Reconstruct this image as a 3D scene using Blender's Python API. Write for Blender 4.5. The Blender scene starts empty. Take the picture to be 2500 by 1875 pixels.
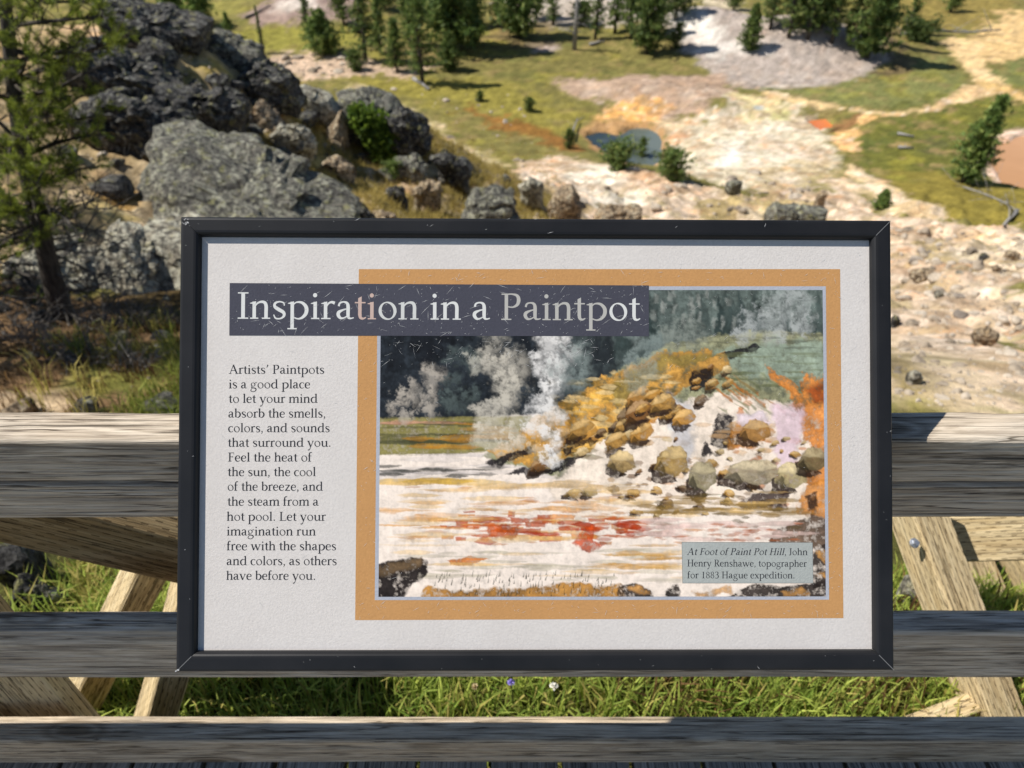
import bpy, math, random
import numpy as np
from mathutils import Vector

# ------------------------------------------------------------------ camera, world, sun, exposure
S = bpy.context.scene
TH = math.radians(39.0)
F_PX = 1879.0
CAM = np.array([0.0, 0.0, 1.55])
RIGHT = np.array([1.0, 0, 0]); FWD = np.array([0, math.cos(TH), -math.sin(TH)]); UP = np.array([0, math.sin(TH), math.cos(TH)])
cd = bpy.data.cameras.new('camera'); cam = bpy.data.objects.new('camera', cd); S.collection.objects.link(cam)
cam.location = CAM; cam.rotation_euler = (math.pi / 2 - TH, 0, 0)
cd.sensor_width = 36.0; cd.lens = F_PX * 36.0 / 2500.0
cd.clip_start = 0.05; cd.clip_end = 9000
cd.dof.use_dof = True; cd.dof.focus_distance = 0.905; cd.dof.aperture_fstop = 6.6
S.camera = cam
S.view_settings.view_transform = 'Standard'; S.view_settings.look = 'None'; S.view_settings.gamma = 1
S.view_settings.exposure = 0.68
SUN = np.array([-0.60, 0.042, 0.80]); SUN = SUN / np.linalg.norm(SUN)
W = bpy.data.worlds.new('World'); S.world = W; W.use_nodes = True
wn = W.node_tree.nodes; sky = wn.new('ShaderNodeTexSky'); sky.sky_type = 'NISHITA'; sky.sun_disc = False
sky.sun_elevation = math.asin(SUN[2]); sky.sun_rotation = math.atan2(SUN[0], SUN[1])
sky.altitude = 2300; sky.dust_density = 0.6
bg = wn['Background']; bg.inputs[1].default_value = 0.075
W.node_tree.links.new(sky.outputs[0], bg.inputs[0])
sl = bpy.data.lights.new('sun', 'SUN'); sl.energy = 4.3; sl.angle = math.radians(0.53); sl.color = (1.0, 0.955, 0.89)
so = bpy.data.objects.new('sun', sl); S.collection.objects.link(so)
so.rotation_euler = Vector(SUN).to_track_quat('Z', 'Y').to_euler(); so.location = (-20, 0, 30)
try:
    S.cycles.use_denoising = True; S.cycles.max_bounces = 8
except Exception:
    pass

# ------------------------------------------------------------------ helpers
def s2l(c):
    c = np.asarray(c, float) / 255.0
    return np.where(c <= 0.04045, c / 12.92, ((c + 0.055) / 1.055) ** 2.4)
def alb(r, g, b, k=1.08):
    return np.clip(s2l((r, g, b)) / k, 0.004, 0.85)

_rng = np.random.RandomState(7)
_perm = np.concatenate([_rng.permutation(256)] * 3)
_grad = _rng.normal(size=(256, 3)); _grad /= np.linalg.norm(_grad, axis=1)[:, None]
def pn(x, y, z=0.0):
    x, y, z = np.broadcast_arrays(np.asarray(x, float), np.asarray(y, float), np.asarray(z, float))
    xi, yi, zi = np.floor(x).astype(int), np.floor(y).astype(int), np.floor(z).astype(int)
    xf, yf, zf = x - xi, y - yi, z - zi
    fade = lambda t: t * t * t * (t * (t * 6 - 15) + 10)
    u, v, w = fade(xf), fade(yf), fade(zf)
    out = 0
    for dx in (0, 1):
        for dy in (0, 1):
            for dz in (0, 1):
                h = _perm[_perm[_perm[(xi + dx) & 255] + ((yi + dy) & 255)] + ((zi + dz) & 255)]
                g = _grad[h]
                d = g[..., 0] * (xf - dx) + g[..., 1] * (yf - dy) + g[..., 2] * (zf - dz)
                out = out + d * (u if dx else 1 - u) * (v if dy else 1 - v) * (w if dz else 1 - w)
    return out * 1.5
def fbm(x, y, z=0.0, o=4, g=0.5):
    t = 0; a = 1; f = 1
    for i in range(o):
        t = t + a * pn(np.asarray(x) * f + 17.3 * i, np.asarray(y) * f + 5.1 * i, np.asarray(z) * f); a *= g; f *= 2.03
    return t
def sstep(a, b, x):
    t = np.clip((x - a) / (b - a), 0, 1); return t * t * (3 - 2 * t)

def ray(px, py):
    return FWD + RIGHT * ((px - 1250.0) / F_PX) - UP * ((py - 937.5) / F_PX)
def at(px, py, y):
    d = ray(px, py); return CAM + d * (y / d[1])

def tag(o, label=None, cat=None, group=None, kind=None):
    if label: o['label'] = label
    if cat: o['category'] = cat
    if group: o['group'] = group
    if kind: o['kind'] = kind
    return o
def link(o):
    S.collection.objects.link(o); return o
def empty(name, loc, label, cat, group=None):
    o = bpy.data.objects.new(name, None); o.location = tuple(loc); o.empty_display_size = 0.2
    return tag(link(o), label, cat, group)
def mesh(name, v, f, mat, parent=None, origin=(0, 0, 0), smooth=False, col=None):
    v = np.asarray(v, float) - np.asarray(origin, float)
    me = bpy.data.meshes.new(name)
    if isinstance(f, np.ndarray):
        n, k = f.shape
        me.vertices.add(len(v)); me.vertices.foreach_set('co', v.ravel())
        me.loops.add(n * k); me.loops.foreach_set('vertex_index', f.ravel().astype(np.int32))
        me.polygons.add(n); me.polygons.foreach_set('loop_start', np.arange(0, n * k, k, dtype=np.int32))
        me.update(calc_edges=True); me.validate()
    else:
        me.from_pydata([tuple(p) for p in v], [], f)
    if smooth:
        me.polygons.foreach_set('use_smooth', [True] * len(me.polygons))
    if col is not None:
        a = me.color_attributes.new('Col', 'FLOAT_COLOR', 'POINT')
        c = np.ones((len(v), 4)); c[:, :3] = col
        a.data.foreach_set('color', c.ravel())
    me.materials.append(mat); me.update()
    o = bpy.data.objects.new(name, me)
    if parent is None: o.location = tuple(origin)
    else: o.parent = parent
    return link(o)

class MB:
    def __init__(s): s.v = []; s.f = []; s.c = []; s.n = 0
    def add(s, v, f, c=None):
        v = np.asarray(v, float)
        s.v.append(v); s.f += [tuple(i + s.n for i in q) for q in f]; s.n += len(v)
        s.c.append(np.tile(np.asarray(c if c is not None else (1, 1, 1), float), (len(v), 1)) if c is None or np.ndim(c) == 1 else c)
    def tube(s, pts, rad, n=7, c=None):
        pts = np.asarray(pts, float); k = len(pts); rad = np.broadcast_to(rad, (k,))
        t = np.gradient(pts, axis=0); t /= np.linalg.norm(t, axis=1)[:, None] + 1e-9
        ref = np.array([0, 0, 1.0]) if abs(t[0][2]) < .9 else np.array([1.0, 0, 0])
        V = []
        for i in range(k):
            a = np.cross(t[i], ref); a /= np.linalg.norm(a) + 1e-9; b = np.cross(t[i], a)
            for j in range(n):
                w = 2 * math.pi * j / n; V.append(pts[i] + rad[i] * (a * math.cos(w) + b * math.sin(w)))
        Fq = [(i * n + j, i * n + (j + 1) % n, (i + 1) * n + (j + 1) % n, (i + 1) * n + j) for i in range(k - 1) for j in range(n)]
        Fq.append(tuple(range(n))[::-1]); Fq.append(tuple((k - 1) * n + j for j in range(n)))
        s.add(V, Fq, c)
    def build(s, name, mat, parent=None, origin=(0, 0, 0), smooth=False, col=False):
        v = np.concatenate(s.v)
        return mesh(name, v, s.f, mat, parent, origin, smooth, np.concatenate(s.c) if col else None)

# ------------------------------------------------------------------ materials
class N:
    def __init__(s, name, rough=0.8, spec=0.3):
        s.m = bpy.data.materials.new(name); s.m.use_nodes = True; s.t = s.m.node_tree
        s.b = s.t.nodes['Principled BSDF']; s.b.inputs['Roughness'].default_value = rough
        s.b.inputs['Specular IOR Level'].default_value = spec
        s.tc = s.t.nodes.new('ShaderNodeTexCoord')
    def new(s, k, **kw):
        n = s.t.nodes.new(k)
        for a, b in kw.items(): setattr(n, a, b)
        return n
    def l(s, a, b): s.t.links.new(a, b)
    def map(s, scale, src='Object', loc=(0, 0, 0)):
        m = s.new('ShaderNodeMapping'); m.inputs['Scale'].default_value = scale; m.inputs['Location'].default_value = loc
        s.l(s.tc.outputs[src], m.inputs[0]); return m.outputs[0]
    def noise(s, vec, scale, detail=6, rough=0.6, dist=0.0):
        n = s.new('ShaderNodeTexNoise'); n.inputs['Scale'].default_value = scale; n.inputs['Detail'].default_value = detail
        n.inputs['Roughness'].default_value = rough; n.inputs['Distortion'].default_value = dist
        if vec is not None: s.l(vec, n.inputs['Vector'])
        return n.outputs['Fac']
    def ramp(s, fac, stops, interp='LINEAR'):
        r = s.new('ShaderNodeValToRGB'); r.color_ramp.interpolation = interp
        e = r.color_ramp.elements
        while len(e) < len(stops): e.new(0.5)
        for i, (p, c) in enumerate(stops):
            e[i].position = p; e[i].color = (*c, 1) if len(c) == 3 else c
        s.l(fac, r.inputs[0]); return r.outputs[0]
    def mix(s, fac, a, b, mode='MIX'):
        m = s.new('ShaderNodeMix', data_type='RGBA', blend_type=mode)
        for sock, val in ((m.inputs[0], fac), (m.inputs[6], a), (m.inputs[7], b)):
            if isinstance(val, (int, float)): sock.default_value = val
            elif isinstance(val, (tuple, list, np.ndarray)): sock.default_value = (*val[:3], 1)
            else: s.l(val, sock)
        return m.outputs[2]
    def math(s, op, a, b=0.0):
        m = s.new('ShaderNodeMath', operation=op)
        for i, val in ((0, a), (1, b)):
            if isinstance(val, (int, float)): m.inputs[i].default_value = val
            else: s.l(val, m.inputs[i])
        return m.outputs[0]
    def bump(s, h, strength=0.5, dist=0.01):
        b = s.new('ShaderNodeBump'); b.inputs['Strength'].default_value = strength; b.inputs['Distance'].default_value = dist
        s.l(h, b.inputs['Height']); s.l(b.outputs[0], s.b.inputs['Normal'])
    def color(s, c):
        if isinstance(c, (tuple, list, np.ndarray)): s.b.inputs['Base Color'].default_value = (*c[:3], 1)
        else: s.l(c, s.b.inputs['Base Color'])
        return s.m

def wood_mat(name, dark, mid, light, warm=0.0, seed=0.0, pits=False, axis=0):
    n = N(name, 0.85, 0.2)
    sc = [26, 26, 26]; sc[axis] = 2.2
    v = n.map(tuple(sc), loc=(seed, seed * 1.7, seed))
    g = n.noise(v, 2.2, 8, 0.62, 1.2)
    sc2 = [150, 150, 150]; sc2[axis] = 3.0
    fine = n.noise(n.map(tuple(sc2), loc=(seed, 0, seed)), 2.0, 4, 0.7, 0.4)
    c = n.ramp(g, [(0.30, dark), (0.47, mid), (0.62, light), (0.75, mid)])
    ks = [7.5, 7.5, 7.5]; ks[axis] = 2.6
    kn = n.new('ShaderNodeTexVoronoi'); kn.inputs['Scale'].default_value = 1.0; n.l(n.map(tuple(ks), loc=(seed * 3.1, seed * 2.3, seed)), kn.inputs['Vector'])
    kd = n.math('ADD', kn.outputs['Distance'], n.math('MULTIPLY', n.math('SUBTRACT', fine, .5), .05))
    c = n.mix(n.ramp(kd, [(0.0, (1, 1, 1)), (0.075, (.9, .9, .9)), (0.11, (.25, .25, .25)), (0.14, (.7, .7, .7)), (0.19, (0, 0, 0))]), c, (dark[0] * .55, dark[1] * .5, dark[2] * .45))
    blot = n.noise(n.map((3, 5, 5), loc=(seed, seed, 0)), 1.6, 4)
    c = n.mix(n.math('MULTIPLY', n.math('SUBTRACT', blot, 0.38), 1.2), c, n.mix(0.5, c, (light[0] * 1.15, light[1] * 1.0, light[2] * 0.78)))
    cr = n.ramp(fine, [(0.36, (0.22, 0.21, 0.20)), (0.44, (0.78, 0.77, 0.76)), (0.56, (1.1, 1.1, 1.1))])
    c = n.mix(0.85, c, cr, 'MULTIPLY')
    s4 = [34, 34, 34]; s4[axis] = .8
    ck = n.noise(n.map(tuple(s4), loc=(seed * 5, seed, seed * 2)), 1.4, 4, .55, .6)
    line = n.ramp(n.math('ABSOLUTE', n.math('SUBTRACT', ck, .5)), [(0.0, (.13, .12, .11)), (0.006, (.3, .28, .26)), (0.014, (1, 1, 1))])
    c = n.mix(.85, c, line, 'MULTIPLY')
    h = n.math('ADD', n.math('MULTIPLY', g, 1.0), n.math('MULTIPLY', fine, 0.7))
    if pits:
        sx = n.new('ShaderNodeSeparateXYZ'); n.l(n.tc.outputs['Object'], sx.inputs[0])
        wob = n.math('MULTIPLY', n.noise(n.map((20, 20, 6)), 1.0, 2), 0.006)
        across = n.math('DIVIDE', n.math('ADD', n.math('ADD', sx.outputs[0], sx.outputs[1]), wob), 0.0125)
        row = n.math('FLOOR', across); fr = n.math('ABSOLUTE', n.math('SUBTRACT', n.math('FRACT', n.math('ADD', across, 64.0)), 0.5))
        ph = n.math('FRACT', n.math('ADD', n.math('MULTIPLY', row, 0.37), n.math('ADD', n.math('DIVIDE', sx.outputs[2], 0.036), 64.0)))
        dash = n.math('MULTIPLY', n.math('LESS_THAN', fr, 0.085), n.math('LESS_THAN', ph, 0.36))
        pit = n.ramp(dash, [(0.0, (1, 1, 1)), (1.0, (0.22, 0.19, 0.15))])
        c = n.mix(0.9, c, pit, 'MULTIPLY'); h = n.math('ADD', h, n.math('MULTIPLY', pit, 1.0))
    n.bump(h, 0.75, 0.004)
    return n.color(c)

M = {}
M['rail'] = wood_mat('weathered_grey_wood', (0.23, 0.192, 0.147), (0.42, 0.357, 0.28), (0.60, 0.525, 0.42), seed=1.3)
M['rail_low'] = wood_mat('grey_treated_wood', (0.24, 0.19, 0.13), (0.43, 0.35, 0.25), (0.58, 0.48, 0.35), seed=4.1)
M['brace'] = wood_mat('fresh_treated_wood', (0.33, 0.24, 0.12), (0.50, 0.39, 0.22), (0.60, 0.49, 0.30), seed=2.2, pits=True, axis=2)
M['brace_dark'] = wood_mat('brown_treated_wood', (0.13, 0.085, 0.035), (0.25, 0.17, 0.08), (0.34, 0.25, 0.13), seed=6.2, pits=True, axis=2)
M['deck'] = wood_mat('boardwalk_wood', (0.10, 0.09, 0.078), (0.26, 0.235, 0.20), (0.40, 0.365, 0.31), seed=3.0, axis=1)

def rock_mat(name, dark, mid, lichen, amt=0.5, yellow=(0.33, 0.31, 0.12)):
    n = N(name, 0.92, 0.15)
    v = n.map((1, 1, 1))
    a = n.noise(v, 1.3, 8, 0.72); b = n.noise(v, 7.0, 8, 0.75, 0.5); d = n.noise(v, 15.0, 5, 0.75)
    c = n.ramp(a, [(0.36, dark), (0.52, mid), (0.68, (mid[0] * 1.25, mid[1] * 1.2, mid[2] * 1.12))])
    m1 = n.ramp(b, [(0.62 - 0.28 * amt, (0, 0, 0)), (0.68 - 0.2 * amt, (1, 1, 1))])
    c = n.mix(m1, c, lichen)
    m2 = n.ramp(n.noise(n.map((1, 1, 1), loc=(4, 2, 1)), 5.0, 8, 0.7), [(0.56, (0, 0, 0)), (0.62, (1, 1, 1))])
    c = n.mix(n.math('MULTIPLY', m2, 0.55), c, yellow)
    sp = n.ramp(d, [(0.42, (0.22, 0.22, 0.23)), (0.5, (0.9, 0.9, 0.9)), (0.62, (1.35, 1.35, 1.3))])
    c = n.mix(0.9, c, sp, 'MULTIPLY')
    n.bump(n.math('ADD', b, n.math('MULTIPLY', d, 0.4)), 0.9, 0.06)
    return n.color(c)
M['rock_dark'] = rock_mat('dark_volcanic_rock', (0.028, 0.027, 0.027), (0.075, 0.072, 0.068), (0.24, 0.235, 0.2), 0.36)
M['rock_grey'] = rock_mat('grey_lichen_rock', (0.045, 0.044, 0.041), (0.125, 0.118, 0.10), (0.31, 0.305, 0.235), 0.5, (0.28, 0.27, 0.11))
M['rock_pale'] = rock_mat('pale_rock', (0.13, 0.115, 0.09), (0.28, 0.25, 0.19), (0.46, 0.44, 0.35), 0.65, (0.3, 0.27, 0.14))
M['rock_tan'] = rock_mat('tan_rock', (0.18, 0.13, 0.085), (0.34, 0.26, 0.17), (0.45, 0.39, 0.28), 0.4, (0.4, 0.27, 0.13))

def attr_mat(name, rough=0.85, spec=0.2, noise=None, bump=None, trans=0.0):
    n = N(name, rough, spec)
    a = n.new('ShaderNodeAttribute', attribute_name='Col'); c = a.outputs['Color']
    for (sc, lo, hi, amt) in (noise or []):
        f = n.noise(n.map((1, 1, 1)), sc, 6, 0.68)
        c = n.mix(amt, c, n.ramp(f, [(0.3, lo), (0.7, hi)]), 'MULTIPLY')
    if bump:
        h = n.math('ADD', n.noise(n.map((1, 1, 1)), bump[0], 8, 0.72), n.math('MULTIPLY', n.noise(n.map((1, 1, 1)), bump[0] * 7, 4, 0.7), 0.25))
        n.bump(h, bump[1], bump[2])
    n.color(c)
    if trans:
        tr = n.new('ShaderNodeBsdfTranslucent'); n.l(c, tr.inputs[0])
        mx = n.new('ShaderNodeMixShader'); mx.inputs[0].default_value = trans
        n.l(n.b.outputs[0], mx.inputs[1]); n.l(tr.outputs[0], mx.inputs[2])
        out = [q for q in n.t.nodes if q.type == 'OUTPUT_MATERIAL'][0]; n.l(mx.outputs[0], out.inputs[0])
    return n.m
M['ground'] = attr_mat('ground', 0.95, 0.1, noise=[(0.9, (0.72, 0.72, 0.70), (1.22, 1.2, 1.16), 1.0), (7.0, (0.55, 0.54, 0.5), (1.35, 1.34, 1.3), 0.8)], bump=(2.2, 0.8, 0.12))
M['leaf'] = attr_mat('needles', 0.6, 0.3, trans=0.4)
M['grass'] = attr_mat('grass', 0.65, 0.15, trans=0.45)
M['print'] = attr_mat('printed_ink', 0.7, 0.08)
def bark(name, a, b):
    n = N(name, 0.9, 0.1); f = n.noise(n.map((14, 14, 4)), 2.0, 6, 0.7)
    n.bump(f, 0.8, 0.02); return n.color(n.ramp(f, [(0.3, a), (0.7, b)]))
M['bark'] = bark('bark', (0.025, 0.021, 0.018), (0.115, 0.10, 0.085))
M['dead'] = bark('dead_wood', (0.13, 0.125, 0.12), (0.38, 0.36, 0.33))
M['twig'] = bark('dead_twigs', (0.05, 0.045, 0.04), (0.22, 0.20, 0.175))

# ------------------------------------------------------------------ terrain
CT = [ # photo pixel and distance of ground points that can be read off the picture
    (2200, 1000, 3.1), (2500, 1000, 3.1), (1800, 1000, 3.1), (1250, 1000, 3.3), (2300, 800, 7), (1800, 800, 7), (1250, 800, 6.6), (2500, 800, 7), (2200, 650, 16), (2500, 650, 15),
    (1700, 650, 15), (2400, 560, 24), (2200, 530, 29), (2500, 555, 25), (1900, 470, 35), (1650, 470, 32), (1500, 510, 28), (1400, 530, 25),
    (1950, 520, 30), (300, 560, 9), (600, 530, 11.5), (250, 360, 13), (350, 110, 17), (480, 110, 18), (620, 185, 20), (720, 270, 20.5), (870, 260, 22),
    (1040, 330, 23), (1200, 420, 24), (1320, 470, 25), (900, 410, 18.5), (1000, 500, 15.5), (1120, 535, 16), (700, 420, 15.5), (500, 420, 13),
    (150, 760, 6.0), (50, 900, 4.2), (400, 960, 3.8), (430, 700, 7), (0, 500, 9), (0, 300, 12), (0, 110, 16), (-300, 110, 15), (-300, 500, 8.5), (800, 640, 9.5), (1100, 650, 11), (800, 800, 6)]
cp = [at(*c) for c in CT]
for x in (-3.2, -1.6, 0, 1.6, 3.2):
    cp += [np.array([x, 0.2, -0.42]), np.array([x, 1.05, -0.36]), np.array([x, 1.7, -0.62])]
for x in (-8, 8): cp += [np.array([x, 0.0, -0.5]), np.array([x, -6, 0.5])]
HB = -16.45
for (x, y, z) in [(-10, 34, -13.0), (-16, 36, -11.5), (-24, 34, -9), (-5, 36, -14.5), (-34, 40, -9), (-30, 20, -2), (-45, 25, -2), (-12, 28, -9.5), (-18, 28, -8), (25, 20, -9.5), (32, 30, -14.5), (40, 20, -9), (20, 8, -4.5)]:
    cp.append(np.array([x, y, z]))
for y in (47, 56, 66, 80, 100, 130):
    for x in np.linspace(-1, 1, 9) * (y * 0.9): 
        if y == 47 and x < -25: continue
        cp.append(np.array([x, y, HB + (0.05 * max(0, y - 80))]))
cp = np.array(cp)
def kern(d2): return np.sqrt(d2 + 1.0)
_A = kern(((cp[:, None, :2] - cp[None, :, :2]) ** 2).sum(-1)); nP = len(cp)
_Q = np.hstack([np.ones((nP, 1)), cp[:, :2]])
_K = np.block([[_A + 0.02 * np.eye(nP), _Q], [_Q.T, np.zeros((3, 3))]])
_w = np.linalg.solve(_K, np.concatenate([cp[:, 2], np.zeros(3)]))
def T0(x, y):
    x = np.asarray(x, float); y = np.asarray(y, float); o = _w[nP] + _w[nP + 1] * x + _w[nP + 2] * y
    for i in range(nP): o = o + _w[i] * kern((x - cp[i, 0]) ** 2 + (y - cp[i, 1]) ** 2)
    far = sstep(120, 170, np.hypot(x, y)); return o * (1 - far) + (HB + 4.0 + 0.02 * np.hypot(x, y)) * far
POOLS = []
def T(x, y):
    x = np.asarray(x, float); y = np.asarray(y, float); z = T0(x, y)
    k = sstep(1.5, 8, y); flat = sstep(-14.2, -16.0, z)
    z = z + k * (1 - flat) * (0.42 * fbm(x * .33, y * .33, 1.0, 4) + 0.15 * fbm(x * 1.6, y * 1.6, 4.0, 3)) * np.clip(y / 14, .3, 1) - k * (1 - flat) * np.clip(y / 10, .25, 1) * (.3 * np.abs(pn(x * .8, y * .8, 8.)) + .14 * np.abs(pn(x * 3.1, y * 3.1, 2.)) + .03 * pn(x * 8, y * 8, 2.))
    z = z + flat * 0.10 * fbm(x * .25, y * .25, 2.0, 3)
    for (mx, my, rx, ry, h) in MOUNDS:
        d = ((x - mx) / rx) ** 2 + ((y - my) / ry) ** 2; z = z + h * np.exp(-d * 1.3)
    for P, lev in POOLS:
        d = poly_sd(x, y, P) + .25 * fbm(x * .9, y * .9, 3.0, 2); k = sstep(2.2, .5, d); z = z * (1 - k) + np.minimum(z, lev + .22) * k; k = sstep(.35, -.25, d); z = z * (1 - k) + (lev - .4) * k
    return z
MOUNDS = []
def poly_sd(x, y, P):
    """signed distance (negative inside) of points to the polygon P (n,2)"""
    x = np.asarray(x, float); y = np.asarray(y, float)
    d = np.full(x.shape, 1e9); inside = np.zeros(x.shape, bool); n = len(P)
    for i in range(n):
        ax, ay = P[i]; bx, by = P[(i + 1) % n]; ex, ey = bx - ax, by - ay
        t = np.clip(((x - ax) * ex + (y - ay) * ey) / (ex * ex + ey * ey + 1e-12), 0, 1)
        d = np.minimum(d, np.hypot(x - ax - t * ex, y - ay - t * ey))
        c = ((ay > y) != (by > y)); xx = ax + (y - ay) * ex / (ey if abs(ey) > 1e-12 else 1e-12)
        inside ^= c & (x < xx)
    return np.where(inside, -d, d)
def hit(px, py, fn=T0):
    d = ray(px, py)
    ts = np.concatenate([np.linspace(0.8, 6, 60), np.geomspace(6.1, 260, 700)])
    P = CAM[None] + ts[:, None] * d[None]
    g = P[:, 2] - fn(P[:, 0], P[:, 1]); k = np.where(g < 0)[0]
    if len(k) == 0: return P[-1]
    i = max(k[0], 1); a = g[i - 1] / (g[i - 1] - g[i] + 1e-12); t = ts[i - 1] + a * (ts[i] - ts[i - 1])
    return CAM + t * d
def toxy(poly, fn=T0): return np.array([hit(px, py, fn)[:2] for px, py in poly])
for (px, py, rx, ry, h) in [(1960, 118, 7.0, 5.0, 2.4), (1700, 80, 5, 5, 1.9), (760, 30, 7, 5, 1.2), (1760, 262, 2.2, 2.0, 0.5), (1560, 215, 4.5, 3, 0.5), (1400, 10, 7, 6, 1.2)]:
    p = hit(px, py); MOUNDS.append((p[0], p[1], rx, ry, h))
POOL_PX = {
    'blue': [(1436, 322), (1462, 313), (1486, 316), (1510, 322), (1535, 311), (1562, 306), (1590, 308), (1608, 326), (1615, 352), (1610, 372), (1586, 380), (1550, 374), (1510, 360), (1466, 344)],
    'orange': [(1976, 285), (2016, 281), (2036, 297), (2004, 306)],
    'tan': [(2432, 385), (2445, 350), (2480, 332), (2540, 325), (2540, 446), (2470, 428)]}
for k in ('blue', 'orange', 'tan'):
    _P = toxy(POOL_PX[k]); POOLS.append((_P, float(np.percentile(T0(_P[:, 0], _P[:, 1]), 50)) - .32))
LEVEL = dict(zip(('blue', 'orange', 'tan'), [p[1] for p in POOLS]))

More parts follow.
